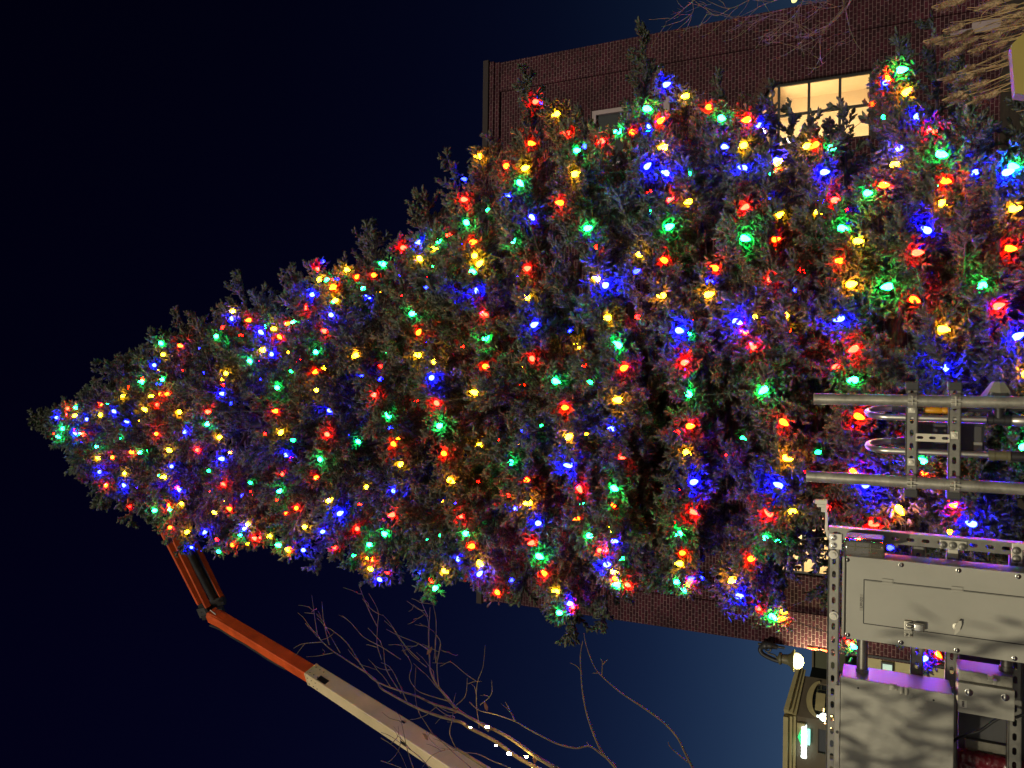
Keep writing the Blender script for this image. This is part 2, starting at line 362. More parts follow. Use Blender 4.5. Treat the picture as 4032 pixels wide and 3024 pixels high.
def xr_(z): return max(float(np.interp(z, zr, ar))-inset(z), trunkx(z)+.04)
def xl_(z): return min(float(np.interp(z, zl, al))+inset(z), trunkx(z)-.04)
def trunkx(z): return tx_base+(tx0-tx_base)*max(0, min(1, z/ZTOP))
def depth_(z): return min(.85*(xr_(z)-xl_(z))/2, 2.9)

tree = thing('decorated_conifer', (tx_base, YT, 0), 'tall dense evergreen tree wound with coloured light bulbs in front of the brick building', 'tree')
# trunk with limbs
bm = nb(); tp = []; tr = []
for i in range(26):
    z = -.1+(ZTOP-.1)*i/25; tp.append((trunkx(z)+.05*math.sin(z*1.3), YT+.05*math.cos(z*1.7), z)); tr.append(.24*(1-z/ZTOP)**.8+.012)
tube(bm, tp, tr, 10)
segs = []           # (twig base, direction, length) list that carries foliage
fing = []           # finger rows: base(3) dir(3) len rad tint
wood = nb()
z = .32; tier = 0
branches = []
while z < ZTOP-.12:
    frac = z/ZTOP
    nbr = int(19 if frac < .35 else (17 if frac < .6 else (13 if frac < .82 else 8))); ph0 = random.random()*2*PI
    tk = random.uniform(.9, 1.03)
    for k in range(nbr):
        ph = ph0+2*PI*(k+random.uniform(-.3, .3))/nbr
        zz = z+random.uniform(-.10, .10)*(1 if frac < .7 else 1.6)
        a = (xr_(zz)-xl_(zz))/2; cx = (xr_(zz)+xl_(zz))/2; b = depth_(zz)
        kk = random.uniform(.80, 1.02)*tk
        if z > ZTOP-1.0: kk = random.uniform(.7, 1.05)
        tip = Vector((cx+a*math.cos(ph)*kk, YT+b*math.sin(ph)*kk, zz))
        if 1.7 < zz < 5.4 and random.random() < (.80 if math.cos(ph) > .05 else .33): continue
        branches.append((zz, ph, tip))
    z += .54 if frac < .35 else (.47 if frac < .6 else (.38 if frac < .82 else .24)); tier += 1
# long single sprays seen against the wall
for X, Y in ((2560, 100), (2085, 275), (2850, 285), (3700, 60), (3560, 130), (2240, 2530), (2380, 2470), (1780, 885), (1450, 880), (3130, 400), (3215, 440), (3330, 395), (3060, 350), (3290, 500), (2420, 540), (2560, 490), (2360, 500), (2500, 440), (2610, 520), (3500, 330), (3620, 620), (3350, 760)):
    p = P(X, Y, YT-.2); branches.append((p.z, 0 if Y < 1500 else PI, p))
def finger(b, d, l, r, t): fing.append((b.x, b.y, b.z, d.x, d.y, d.z, l, r, t))
def build_branch(zz, ph, tip, lone=False):
    L0 = math.hypot(tip.x-trunkx(zz), tip.y-YT)
    st = Vector((trunkx(zz), YT, max(.2, zz+.13*L0*min(1, .3+zz/2))))
    n = max(5, int(L0/.16)); pts = []
    bow = Vector((random.uniform(-.1, .1)*L0, random.uniform(-.1, .1)*L0, 0))
    for i in range(n+1):
        t = i/n; p = st.lerp(tip, t); p = p+bow*(math.sin(PI*t)) + Vector((0, 0, -.05*L0*math.sin(PI*t*.9)+.03*L0*t**4)); pts.append(p)
    r0 = .012+.011*L0
    tube(wood, pts, [max(.005, r0*(1-i/n)**.8) for i in range(n+1)], 5, False)
    back = math.sin(ph) > .35; front = math.sin(ph) < .2
    f0 = .30 if L0 > 1.2 else .08
    if 1.7 < zz < 5.6 and math.cos(ph) > .02 and L0 > 1.4: f0 = .62
    if lone: f0 = max(.1, 1-1.1/max(L0, .2))
    s = f0*L0; step = .105 if not back else .17
    fade = random.uniform(-.16, .16)
    while s < L0:
        t = s/L0; i = min(n-1, int(t*n)); p = pts[i].lerp(pts[i+1], t*n-i); ax = (pts[i+1]-pts[i]).normalized()
        side = ax.cross(Vector((0, 0, 1)));
        if side.length < .1: side = Vector((1, 0, 0))
        side.normalize(); upv = side.cross(ax).normalized()
        for q in range(2 if front else 1):
            ang = random.choice((0, PI))+random.uniform(-.75, .75)
            if random.random() < .3: ang = PI/2+random.uniform(-.6, .6)
            out = side*math.cos(ang)+upv*math.sin(ang)
            d = (ax*random.uniform(.5, 1.0)+out*random.uniform(.7, 1.1)+Vector((0, 0, random.uniform(-.45, .15)))).normalized()
            lt = (.10+.06*min(1, L0)+.34*math.sin(PI*min(1, .25+.75*t))*(.3+.7*min(1, L0/2.0)))*random.uniform(.6, 1.15)
            if t > .93: lt *= .7
            tw = [p, p+d*lt*.5+Vector((0, 0, -.015)), p+d*lt+Vector((0, 0, .02))]
            tube(wood, tw, [.006, .004, .002], 3, False)
            # bottle-brush fingers on the outer part of the twig
            m = int(lt/.025)+1; u, v = frame_of(d)
            inner = .12 if t > .45 else .45
            for j in range(m):
                tt = inner+(1-inner)*j/max(1, m-1); bp = p+d*lt*tt
                for w in range(2 if not back else 1):
                    aa = random.uniform(0, 2*PI)
                    fd = (d*random.uniform(.45, 1.0)+(u*math.cos(aa)+v*math.sin(aa))*random.uniform(.5, .95)+Vector((0, 0, .04))).normalized()
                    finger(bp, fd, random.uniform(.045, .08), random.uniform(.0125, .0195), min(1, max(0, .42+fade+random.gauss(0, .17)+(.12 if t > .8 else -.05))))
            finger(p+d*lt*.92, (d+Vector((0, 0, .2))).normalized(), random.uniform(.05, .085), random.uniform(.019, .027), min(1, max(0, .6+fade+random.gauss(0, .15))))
        s += step*random.uniform(.75, 1.25)
    tt = (pts[-1]-pts[-2]).normalized()
    for j in range(7):
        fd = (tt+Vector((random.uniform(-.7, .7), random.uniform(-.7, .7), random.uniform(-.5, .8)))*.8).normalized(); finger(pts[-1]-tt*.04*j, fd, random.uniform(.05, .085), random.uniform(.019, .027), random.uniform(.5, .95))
for zz, ph, tip in branches: build_branch(zz, ph, tip)
for j in range(60):                                    # the leader
    zz = ZTOP-.05-.9*random.random()**1.2; finger(Vector((trunkx(zz), YT, zz)), Vector((random.uniform(-1, 1), random.uniform(-1, 1), random.uniform(.1, 1.2))).normalized(), random.uniform(.06, .11), .02, random.uniform(.2, .8))
BULBS = '''G629,1348,1 O702,1359,1 Y639,1395,1 B606,1437,1 Y632,1457,0.6 R722,1459,0.6 B801,1466,0.6 B784,1372,0.6 G849,1325,1 R872,1294,0.6 Y888,1468,1 Y867,1491,0.7 O883,1516,0.6 B883,1551,1 R559,1489,0.6 G565,1506,1 B616,1513,0.7 G637,1495,1 O505,1527,0.7 Y486,1556,1 O628,1551,1 O666,1551,1 Y588,1563,0.8 O402,1596,1 G422,1591,0.6 B444,1616,1 G295,1603,0.9 R265,1610,1 R261,1629,0.8 Y290,1639,1 B228,1645,1 B341,1648,0.9 Y395,1638,1 B509,1661,0.8 Y550,1654,0.6 R621,1596,0.8 Y579,1616,1 Y704,1621,1.2 R458,1672,0.6 G250,1686,1 R295,1688,0.7 B304,1710,1 G316,1706,0.8 R333,1712,1 G239,1719,1 O212,1708,0.6 B324,1735,0.5 G476,1729,0.8 O615,1708,1 R811,1621,1 G823,1667,1 B733,1699,1 Y859,1724,1.1 G380,1761,1 O512,1779,1.1 G556,1780,1 G578,1775,0.6 Y659,1770,1.1 R784,1773,1 Y393,1803,1 O441,1803,1 B395,1859,1 Y489,1865,1 G450,1881,0.7 O419,1908,1 B493,1917,1 Y654,1879,1 G627,1872,0.5 B674,1837,1 B884,1807,1.2 G820,1852,0.5 R694,1919,0.8 B712,1933,1 R873,1904,1 O826,1938,0.6 O668,1988,1 Y714,1980,1 G672,2005,1 G603,2010,1.1 R517,1995,0.4 O665,2078,1 Y730,2098,1 B812,2090,1 B752,2153,0.8 R860,2127,0.6 G856,2170,0.7 Y838,2013,0.8 O912,2007,1 Y974,2065,1.1 B958,2083,1 G941,2110,1 O912,2148,1 Y969,2145,0.6 B952,1955,0.7 R992,1946,0.5 G992,1903,0.5 B542,1921,0.5 Y885,1971,0.4 R1248,1057,0.9 B1277,1027,0.5 Y1357,1059,1.1 Y1254,1106,1 G1295,1092,0.9 R1308,1101,0.6 B1330,1097,0.5 O1303,1130,1 Y1321,1137,0.8 B1238,1157,1.2 Y1315,1184,1 G1305,1195,0.7 O1400,1095,0.8 O1464,1086,1 G1518,1043,1 R1580,976,1 G1427,1139,0.9 B1462,1171,0.9 Y1481,1152,0.6 R1585,1164,0.5 R1209,1212,1 B1299,1238,1.1 Y921,1222,1 B910,1250,1 O990,1259,1 R943,1321,0.7 B1021,1303,1.2 G1050,1287,0.8 Y1088,1294,1 O1125,1276,1 G1162,1267,0.9 O1095,1321,1 B1210,1260,0.5 G1364,1247,0.7 R1286,1306,1 Y1042,1381,1 B1067,1392,1 G1239,1385,1 Y1133,1388,0.6 G979,1417,1 R1015,1428,0.6 O1169,1423,0.7 Y1411,1395,1.2 O1250,1460,1.1 Y1279,1446,0.9 O1361,1320,0.7 B1030,1492,0.5 R1060,1475,0.4 G1153,1462,0.4 G1520,1386,0.4 R1507,1444,0.4 B1431,1480,0.6 B1505,1488,0.5 B1574,1084,0.6 G1087,1525,1 Y1244,1538,0.9 O1095,1619,1.1 Y1101,1708,1.1 B911,1589,0.7 B1292,1614,0.9 R1482,1556,1 G1537,1645,1 R1282,1708,1 G1405,1735,0.8 G1162,1734,0.6 R1041,1706,0.5 B1133,1789,1.1 R1142,1800,0.5 G1258,1806,1 R1110,1868,0.9 O1240,1883,1 G1110,1932,1 O1544,1744,1 Y1563,1728,0.7 B1536,1689,0.6 Y1573,1833,1 Y1440,1917,0.8 B1547,1930,1 O1414,1984,0.7 Y1287,1974,1 B1330,2026,1.3 G1369,2028,0.4 O1166,2003,1.1 O1133,2023,0.9 O1088,1968,0.6 R1555,2025,1 R1403,2080,1.1 Y1195,2075,1 G1672,1534,0.7 R1634,1580,0.4 B1370,1713,0.4 Y914,1780,0.4 G1523,2108,1.1 G1448,2144,1 R1325,2157,0.8 Y1445,2199,0.8 O1470,2201,1 Y1454,2237,1 B1488,2278,0.9 R1532,2262,0.6 B1264,2094,0.9 Y1069,2108,0.8 R1011,2123,1 R1024,2118,0.8 G1105,2149,0.9 Y1127,2161,0.8 O1150,2163,0.8 B1190,2165,1 G1387,2186,0.6 G1674,2114,0.6 O1709,2044,0.7 Y1741,2246,1.1 R1689,2280,0.6 G1707,2320,1.1 B1650,2253,0.6 B1794,2193,0.8 G1733,2110,0.3 R2101,402,1.1 Y2202,445,1 R2244,524,0.8 B2128,405,0.5 O2079,563,1 Y1895,615,1.2 O1983,655,1 Y2056,666,1.1 G2039,714,1 B2009,769,0.8 R1817,785,1 B1837,707,0.5 G1830,874,1 B2088,850,1 Y2251,688,1.1 O2218,800,1 G2262,595,0.8 B2295,577,0.7 R2379,550,1 G2302,901,1.1 G2027,952,1.1 O1851,955,1.1 B1826,962,0.7 G1730,952,1 R1757,924,0.9 B1656,953,1 Y1699,977,0.9 R2340,973,0.6 G1916,827,0.5 Y1647,1014,1.1 G1699,1047,0.7 Y1864,1009,1 Y1878,1045,1.1 G1852,1068,0.9 R1678,1092,0.6 B1674,1134,0.5 R1872,1093,0.5 B1883,1137,1.3 R2065,1061,1.1 B2057,1087,0.6 Y2086,1175,1.1 R1895,1233,1.1 G1614,1237,1 O1643,1316,1 B1680,1351,0.6 G1906,1336,1.2 R1829,1365,0.7 R2035,1306,0.6 B2092,1284,1 Y1656,1401,1.1 Y1703,1421,0.9 B1695,1490,1.1 R1714,1583,1.1 O1903,1442,1.1 Y1880,1548,1 R2092,1407,1 Y2059,1446,0.6 O2063,1517,0.6 G2175,1497,1.1 Y2287,1366,0.9 O2306,1440,0.7 G2310,1505,0.5 G2312,1212,0.6 B2240,1305,0.5 B2378,1127,1.3 Y2361,1101,0.8 O1898,1287,0.4 O2215,1605,1 G1724,1680,1 O1743,1783,1.1 Y1763,1886,1.2 Y1897,1752,0.9 R1962,1731,0.7 B2053,1695,0.6 G2130,1675,0.5 Y2231,1724,1.2 Y2303,1708,0.5 G2016,1821,1.1 G2009,1889,0.7 O2067,1890,0.9 R1890,1895,0.6 R2003,1951,0.8 B2025,2005,0.9 Y2094,1980,1.3 B2253,1831,1.3 R2274,1913,1.1 G2282,1983,0.7 O2283,2042,0.8 B2112,2061,1.1 R2105,2135,1 G2112,2186,1.2 R1824,2032,1.1 G1843,2105,1.1 O1869,2148,1 R1839,2141,0.5 G2314,2108,1 R2356,2164,1 R2379,2171,0.9 Y2394,2077,0.9 Y2047,1754,0.4 Y1745,1973,0.4 B1795,1980,0.7 R2175,2184,0.6 B1748,1907,0.4 Y1881,2212,1.1 B1881,2266,1 R1866,2279,0.6 O2152,2266,1.1 B2022,2282,0.4 O1953,2328,1 Y2201,2331,1 B2233,2375,1 R2250,2386,0.8 G2195,2411,1 B2378,2223,1.2 Y2407,2250,1 O2416,2277,0.9 G2441,2303,1 R2463,2299,0.8 G2458,2198,0.6 B2409,2131,0.9 G2535,426,1.2 B2611,337,1 Y2712,375,0.9 O2781,421,1.1 G2832,462,1.1 O2955,469,1.3 O2589,484,1.2 B2550,502,0.8 O2481,518,0.8 G2446,515,0.9 G2539,525,0.6 Y2627,580,1.2 B2539,663,1 B2636,685,1.2 B2841,575,0.8 B2940,665,1.5 G2721,684,0.7 Y2940,567,1.1 B2998,493,0.9 B3047,630,0.8 Y3052,648,0.8 O3050,672,0.7 G3031,683,0.6 R2551,755,0.7 B3032,782,0.7 Y2723,791,0.8 R2627,793,0.8 R2949,809,1 Y3058,854,0.9 G2620,899,1.3 G2917,935,1.3 O3040,945,0.9 Y2510,1001,0.8 O2627,1031,1.2 Y2618,1163,1.2 Y2776,1163,1.2 O2828,1060,1.1 B2781,1110,0.6 R3023,1105,0.8 B2495,1073,0.6 B2663,1299,1.5 B2886,1263,1.5 O2733,1257,0.7 G2721,1312,0.8 Y2980,1247,0.8 O2944,1313,0.8 R2974,1375,1.1 G2445,1366,1.2 Y2405,1252,1 G2559,838,0.5 R2503,1248,0.5 R2720,1384,0.5 O2446,1454,1.1 Y2448,1575,1.3 R2685,1431,1.1 B2700,1454,0.7 G2720,1559,1.2 G3020,1526,1.4 O2705,1679,1.1 R2674,1702,0.6 O3074,1655,1.3 Y2694,1776,1.2 Y3085,1800,1.2 B2721,1901,1.4 B3081,1919,1.3 R2434,1801,0.9 G2408,1919,1.2 R2880,1794,0.7 G2918,1722,0.4 R2678,1924,0.6 O2408,1991,0.8 B2419,1689,0.8 G2663,1988,0.7 R2716,2007,1.2 R3040,2031,1.3 Y3134,2008,1 B3123,1922,0.6 G2684,2098,1.2 O2678,2178,0.9 Y2689,2221,1 O2946,2204,1.2 Y2892,2278,1.3 G3004,2113,1.1 G3071,2129,0.8 B2898,2348,1.3 G3030,2421,1.2 O3069,2435,1 Y3076,2406,0.7 R2977,2391,0.8 R2704,2300,0.9 Y2718,2303,0.8 B2711,2280,0.6 G2684,2318,0.7 R2659,2059,0.6 B2436,2027,0.7 G2657,2292,0.8 B2769,2278,0.5 Y3167,579,1 O3222,563,1.1 G3260,581,0.8 B3232,679,1 B3528,592,1 Y3510,652,1 O3463,728,1 R3274,788,1.1 R3337,821,0.7 G3302,896,1.2 B3325,874,0.8 Y3363,949,1 R3654,516,1.2 G3688,604,1.4 O3705,709,1.2 Y3696,801,1.2 B3664,914,1.4 Y3973,823,1.5 O3957,977,1.5 B3949,683,1.4 G3969,652,1.1 B3853,675,0.8 G3696,730,0.6 G3404,760,0.8 Y3207,833,0.8 B3244,793,0.7 R3593,996,1.1 O3485,309,1.2 G3533,277,1.2 Y3555,374,1.2 B3477,328,0.8 B3600,463,0.9 G3473,463,0.7 O3427,412,0.6 O3319,1027,1 R3146,1061,0.7 B3126,1146,0.7 Y3335,1122,1.3 G3514,1126,1.4 O3585,1175,1.3 B3323,1248,1.4 G3882,1120,1.4 R3910,1211,1.2 Y3102,1236,0.8 O3110,1305,0.6 Y3695,1294,1.4 R3378,1367,1.3 B3989,1333,1.4 B3731,1443,1.4 R3280,1451,0.9 Y4026,1475,1.2 G3376,1494,1.3 O3365,1634,1.3 R3164,1856,0.6 B3398,1916,1.4 Y3530,1993,1.4 R3420,2058,1.4 R3270,2000,0.8 O3769,1993,1.2 B3841,2065,1.3 Y3731,2090,0.5 G3212,1783,0.5 O3347,1848,0.8 G3646,1820,0.8 O3627,1863,0.8 B3357,1682,0.6 Y3853,2169,0.7 G4017,1766,0.8 B3533,1816,0.4 R3514,1730,0.4 G3349,2543,1.1 R3333,2531,0.8 B3651,2586,1 O3685,2568,0.8 B3494,2154,0.7 B3447,2089,0.7'''
bl = []
for tkn in BULBS.split():
    x, y, s = tkn[1:].split(','); bl.append((tkn[0], float(x), float(y), float(s)))
def env_y(X, Y):                                       # how far ahead the sight line enters the crown
    d = ray(X, Y)
    for y in np.arange(4.4, YT+.3, .05):
        p = CAM+d*(y/d.y); a = (xr_(p.z)-xl_(p.z))/2; cx = (xr_(p.z)+xl_(p.z))/2; b = depth_(p.z)
        if ((p.x-cx)/a)**2+((p.y-YT)/b)**2 < 1: return float(y)
    return YT-.2
f_ = np.array(fing); m_ = f_[:, :3]+f_[:, 3:6]*f_[:, 6:7]*.5; qX, qY, _z = proj(m_); done = []
for c, X, Y, s in bl:                                  # a bulb hanging where no bough reaches yet gets its own bough
    if s < .6: continue
    ye = env_y(X, Y); nearby = (np.hypot(qX-X, qY-Y) < 40) & (m_[:, 1] < ye+1.1)
    if nearby.sum() < (9 if X > 2550 and Y < 1500 else 55) and all(math.hypot(X-a, Y-b) > 42 for a, b in done):
        done.append((X, Y)); p = P(X, Y+(20 if Y > 1650 else -20), min(YT-.15, ye+.35)); build_branch(p.z, math.atan2(p.y-YT, p.x-trunkx(p.z)), p, True)
print('lone boughs', len(done))
fing = np.array(fing)
print('fingers', len(fing), 'branches', len(branches))

# ------------------------------------------------------------------ bulbs: put each where its sight line first meets foliage
mid = fing[:, :3]+fing[:, 3:6]*fing[:, 6:7]*.5
pX, pY, pz = proj(mid); rngd = np.linalg.norm(mid-np.array(CAM), axis=1)
keep = np.ones(len(fing), bool)
camn = np.array(CAM); bulbs = []
for c, X, Y, s in bl:
    d = np.array(ray(X, Y)); d /= np.linalg.norm(d)
    dist2 = np.hypot(pX-X, pY-Y)
    near = dist2 < 34
    if near.sum() < 6: near = dist2 <= np.sort(dist2)[8]
    rr = np.sort(rngd[near]); big = s >= .8
    # clear foliage hides the smaller, deeper bulbs partly
    q = rr[min(len(rr)-1, int(len(rr)*(.05 if s >= 1 else (.16 if big else .34))))]
    ye = env_y(X, Y); q = min(q, (ye+1.0)/d[1]*1.0); pos = camn+d*(q+(.015 if big else .03))
    bulbs.append((c, X, Y, s, pos, d))
tree_mid = mid
for c, X, Y, s, pos, d in bulbs:
    v = mid-pos; al_ = -(v@d); per = np.linalg.norm(v+np.outer(al_, d), axis=1); dd = np.linalg.norm(v, axis=1)
    rad = .036 if s >= 1 else (.030 if s >= .8 else .020)
    keep &= ~((al_ > -.02) & (al_ < (1.2 if s >= .8 else .9)) & (per < rad)) & ~(dd < .042)
fing = fing[keep]; print('kept', len(fing))
add = []
for c, X, Y, s, pos, d in bulbs:                       # needle tuft added round every bulb to catch its glow
    n = 90 if s >= 1.3 else (42 if s >= 1 else (22 if s >= .8 else 9)); rmax = .21 if s >= 1.3 else (.125 if s >= 1 else .09)
    fu, fv = frame_of(Vector(d)); fu, fv = np.array(fu), np.array(fv)
    cen = pos+d*.075; tn = min(1, max(0, random.gauss(.5, .15)))
    for k in range(n):
        a = random.uniform(0, 2*PI); rr = rmax*(.22+.78*random.random()**.8); bk_ = random.uniform(.0, .11)-.05*(rr/rmax)
        b_ = cen+(fu*math.cos(a)+fv*math.sin(a))*rr+d*bk_; o_ = (fu*math.cos(a)+fv*math.sin(a))*random.uniform(-.4, .8)-d*random.uniform(-.1, .8)+np.array([random.gauss(0, .45), random.gauss(0, .4), random.gauss(.1, .5)])
        o_ /= np.linalg.norm(o_); l_ = random.uniform(.04, .07)
        e_ = b_+o_*l_-pos; ax_ = -(e_@d); per_ = np.linalg.norm(e_+d*ax_)
        if per_ < .034 and ax_ > -.03: continue
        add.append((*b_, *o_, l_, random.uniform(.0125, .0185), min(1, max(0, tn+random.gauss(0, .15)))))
fing = np.vstack([fing, np.array(add)]); print('with tufts', len(fing))
# crown mesh in one go
def crown_mesh(fg, sides=4):
    nF = len(fg); b = fg[:, :3]; d = fg[:, 3:6]; l = fg[:, 6]; r = fg[:, 7]
    a = np.where(np.abs(d[:, 2:3]) < .9, np.array([[0, 0, 1.]]), np.array([[0, 1., 0]])); u = np.cross(d, a); u /= np.linalg.norm(u, axis=1)[:, None]; v = np.cross(d, u)
    prof = [(.0, .55), (.35, 1.0), (.8, .86)]
    V = np.zeros((nF, sides*3+1, 3)); rot = rng.uniform(0, 2*PI, nF)
    for ri, (h, rr) in enumerate(prof):
        for k in range(sides):
            an = rot+2*PI*k/sides+ri*.5; jit = rng.uniform(.72, 1.25, nF)
            V[:, ri*sides+k] = b+d*(l*h)[:, None]+(u*np.cos(an)[:, None]+v*np.sin(an)[:, None])*(r*rr*jit*.78)[:, None]
    V[:, -1] = b+d*(l*1.05)[:, None]
    tri = []
    for ri in range(2):
        for k in range(sides):
            k2 = (k+1) % sides; tri += [(ri*sides+k, ri*sides+k2, (ri+1)*sides+k2), (ri*sides+k, (ri+1)*sides+k2, (ri+1)*sides+k)]
    for k in range(sides): tri.append((2*sides+k, 2*sides+(k+1) % sides, 3*sides))
    tri = np.array(tri); nv = sides*3+1
    Fc = (tri[None]+(np.arange(nF)*nv)[:, None, None]).reshape(-1, 3)
    NN = 9; NV = np.zeros((nF, NN, 3, 3))                     # short needles standing out all round each shoot
    for k in range(NN):
        an = rng.uniform(0, 2*PI, nF); h = rng.uniform(.1, 1, nF); o = u*np.cos(an)[:, None]+v*np.sin(an)[:, None]; sd = np.cross(d, o)
        p0 = b+d*(l*h)[:, None]+o*(r*.45)[:, None]; w = rng.uniform(.0012, .0022, nF)[:, None]
        NV[:, k, 0] = p0-sd*w; NV[:, k, 1] = p0+sd*w; NV[:, k, 2] = p0+o*(r*rng.uniform(.7, 1.3, nF))[:, None]+d*rng.uniform(.008, .02, nF)[:, None]
    base = nF*nv; NF = np.arange(nF*NN*3).reshape(-1, 3)+base
    return np.vstack([V.reshape(-1, 3), NV.reshape(-1, 3)]), np.vstack([Fc, NF]), np.concatenate([np.repeat(fg[:, 8], nv), np.repeat(np.clip(fg[:, 8]+.08, 0, 1), NN*3)])
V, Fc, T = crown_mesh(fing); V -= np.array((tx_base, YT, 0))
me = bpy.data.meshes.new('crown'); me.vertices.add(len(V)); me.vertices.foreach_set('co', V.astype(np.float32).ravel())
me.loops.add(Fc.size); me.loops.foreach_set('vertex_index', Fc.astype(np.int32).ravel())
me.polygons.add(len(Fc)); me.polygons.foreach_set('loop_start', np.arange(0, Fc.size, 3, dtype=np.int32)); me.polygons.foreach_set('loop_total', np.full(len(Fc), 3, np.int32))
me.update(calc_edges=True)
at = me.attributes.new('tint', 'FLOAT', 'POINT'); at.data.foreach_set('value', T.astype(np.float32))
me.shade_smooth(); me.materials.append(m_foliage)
cr = bpy.data.objects.new('crown', me); COL.objects.link(cr); cr.parent = tree
obj('trunk', bm, m_bark, tree, smooth=60); obj('branch', wood, m_bark, tree, smooth=180)

# bulb templates: a faceted cone-shaped bulb with its green base in the same mesh
CN = {'R': 'red', 'O': 'orange-red', 'Y': 'amber', 'G': 'green', 'B': 'blue'}
EM = {'R': ((1, .0022, .0009), 290), 'O': ((1, .0072, .0003), 235), 'Y': ((1, .38, .0032), 150), 'G': ((.0046, 1, .15), 155), 'B': ((.0014, .0024, 1), 720)}
def bulb_mesh(c, dim=1.):
    b = nb(); prof = [(-.018, .011), (-.002, .012), (0, .015), (.012, .0225), (.026, .0245), (.048, .019), (.068, .009), (.076, .0)]
    lathe(b, (0, 0, 0), (0, 0, 1), prof, 10)
    me = bpy.data.meshes.new('light_bulb'); bmesh.ops.recalc_face_normals(b, faces=b.faces[:]); b.faces.ensure_lookup_table()
    for f in b.faces: f.material_index = 1 if f.calc_center_median().z < -.001 else 0
    b.to_mesh(me); b.free(); me.materials.append(glow('lit_%s_glass' % CN[c].replace('-', '_'), tuple(min(1, v/(dim if dim < 1 or c != 'B' else dim)) if v < .9 and dim > 1 else v for v in EM[c][0]), EM[c][1]*dim)); me.materials.append(m_wire); me.shade_smooth(); return me
BM = {}
for c in EM:
    BM[c] = bulb_mesh(c); BM[c+'d'] = bulb_mesh(c, .3); BM[c+'b'] = bulb_mesh(c, 2.4 if c == 'B' else 1.5)
def bkey(c, s): return c+('b' if s >= 1.2 else ('' if s >= .8 else 'd'))
HZ = ['evergreen tip', 'near the evergreen tip', 'high on evergreen', 'upper half of evergreen', 'mid height of evergreen', 'lower half of evergreen', 'low on evergreen', 'lowest evergreen boughs']
allp = np.array([b[4] for b in bulbs]); order = sorted(range(len(bulbs)), key=lambda i: -bulbs[i][3])
def bulb_matrix(i):
    c, X, Y, s, pos, d = bulbs[i]
    ax = Vector((random.gauss(0, .45), random.gauss(0, .35)-.25, random.choice((-1, -1, 1)))).normalized()
    k = .64+.34*min(1.3, s)*(1+.012*max(0, np.linalg.norm(pos-camn)-9))
    return Matrix.Translation(Vector(pos))@ax.to_track_quat('Z', 'Y').to_matrix().to_4x4()@Matrix.Scale(k, 4)
rest = []; proto = {}
for rank, i in enumerate(order):
    c, X, Y, s, pos, d = bulbs[i]; mt = bulb_matrix(i)
    if rank >= 300: rest.append((i, mt)); continue
    kk = bkey(c, s)
    if kk not in proto: o = bpy.data.objects.new('light_bulb', BM[kk]); proto[kk] = o
    else: o = proto[kk].copy()
    COL.objects.link(o); o.matrix_world = mt
    zi = min(7, int((X-120)/490)); mid_y = 1655+(X-120)*.012; half = max(60, (X-100)*.30)
    side = 'middle' if abs(Y-mid_y) < half*.38 else ('boom lift side' if Y > mid_y else 'window side')
    nn = np.argsort(np.linalg.norm(allp-pos, axis=1))[1:3]; n1, n2 = CN[bulbs[nn[0]][0]], CN[bulbs[nn[1]][0]]
    near = ('beside %s and %s bulbs' % (n1, n2)) if n1 != n2 else ('beside two %s bulbs' % n1)
    tag(o, 'lit %s bulb, %s, %s, %s' % (CN[c], HZ[zi], side, near), 'light bulb', 'coloured bulbs strung on the evergreen')
b = nb(); cl = list(BM)
for i, mt in rest:
    k0 = len(b.faces); kk = bkey(bulbs[i][0], bulbs[i][3]); mi = cl.index(kk); t = BM[kk].copy(); t.transform(mt); b.from_mesh(t); b.faces.ensure_lookup_table()
    for f in b.faces[k0:]: f.material_index = 2*mi+f.material_index
    bpy.data.meshes.remove(t)
mats = []
for c in cl: mats += [BM[c].materials[0], BM[c].materials[1]]
o = obj('small_light_bulbs', b, mats, smooth=180); tag(o, 'smaller half hidden coloured bulbs deep among the evergreen needles', 'light bulbs', 'coloured bulbs strung on the evergreen', 'stuff')
# light strings: thin wires from bulb to bulb, one per height band
bands = {}
for c, X, Y, s, pos, d in bulbs:
    if s >= .6: bands.setdefault(min(7, int((X-120)/490)), []).append((Y, X, pos))
BN = ['round the tip', 'just below the tip', 'high up', 'on the upper half', 'at mid height', 'on the lower half', 'low down', 'round the lowest boughs']
for k, lst in bands.items():
    lst.sort(key=lambda t: t[0]); b = nb(); todo = [np.array(t[2]) for t in lst]; cur = todo.pop(0); path = [cur]
    while todo:
        j = int(np.argmin([np.linalg.norm(t-cur) for t in todo])); nx = todo.pop(j)
        if True:
            out = np.array([0, .05, -.05]); mids = [cur+(nx-cur)*t+out*math.sin(PI*t)+np.array([0, 0, -.04*math.sin(PI*t)]) for t in (0, .2, .4, .6, .8, 1)]
            tube(b, [Vector(m) for m in mids], .0032, 4, False)
        cur = nx
    o = obj('light_string', b, m_wire, smooth=180); tag(o, 'thin green light string wire %s of the evergreen' % BN[k], 'light string', 'light strings on the evergreen')

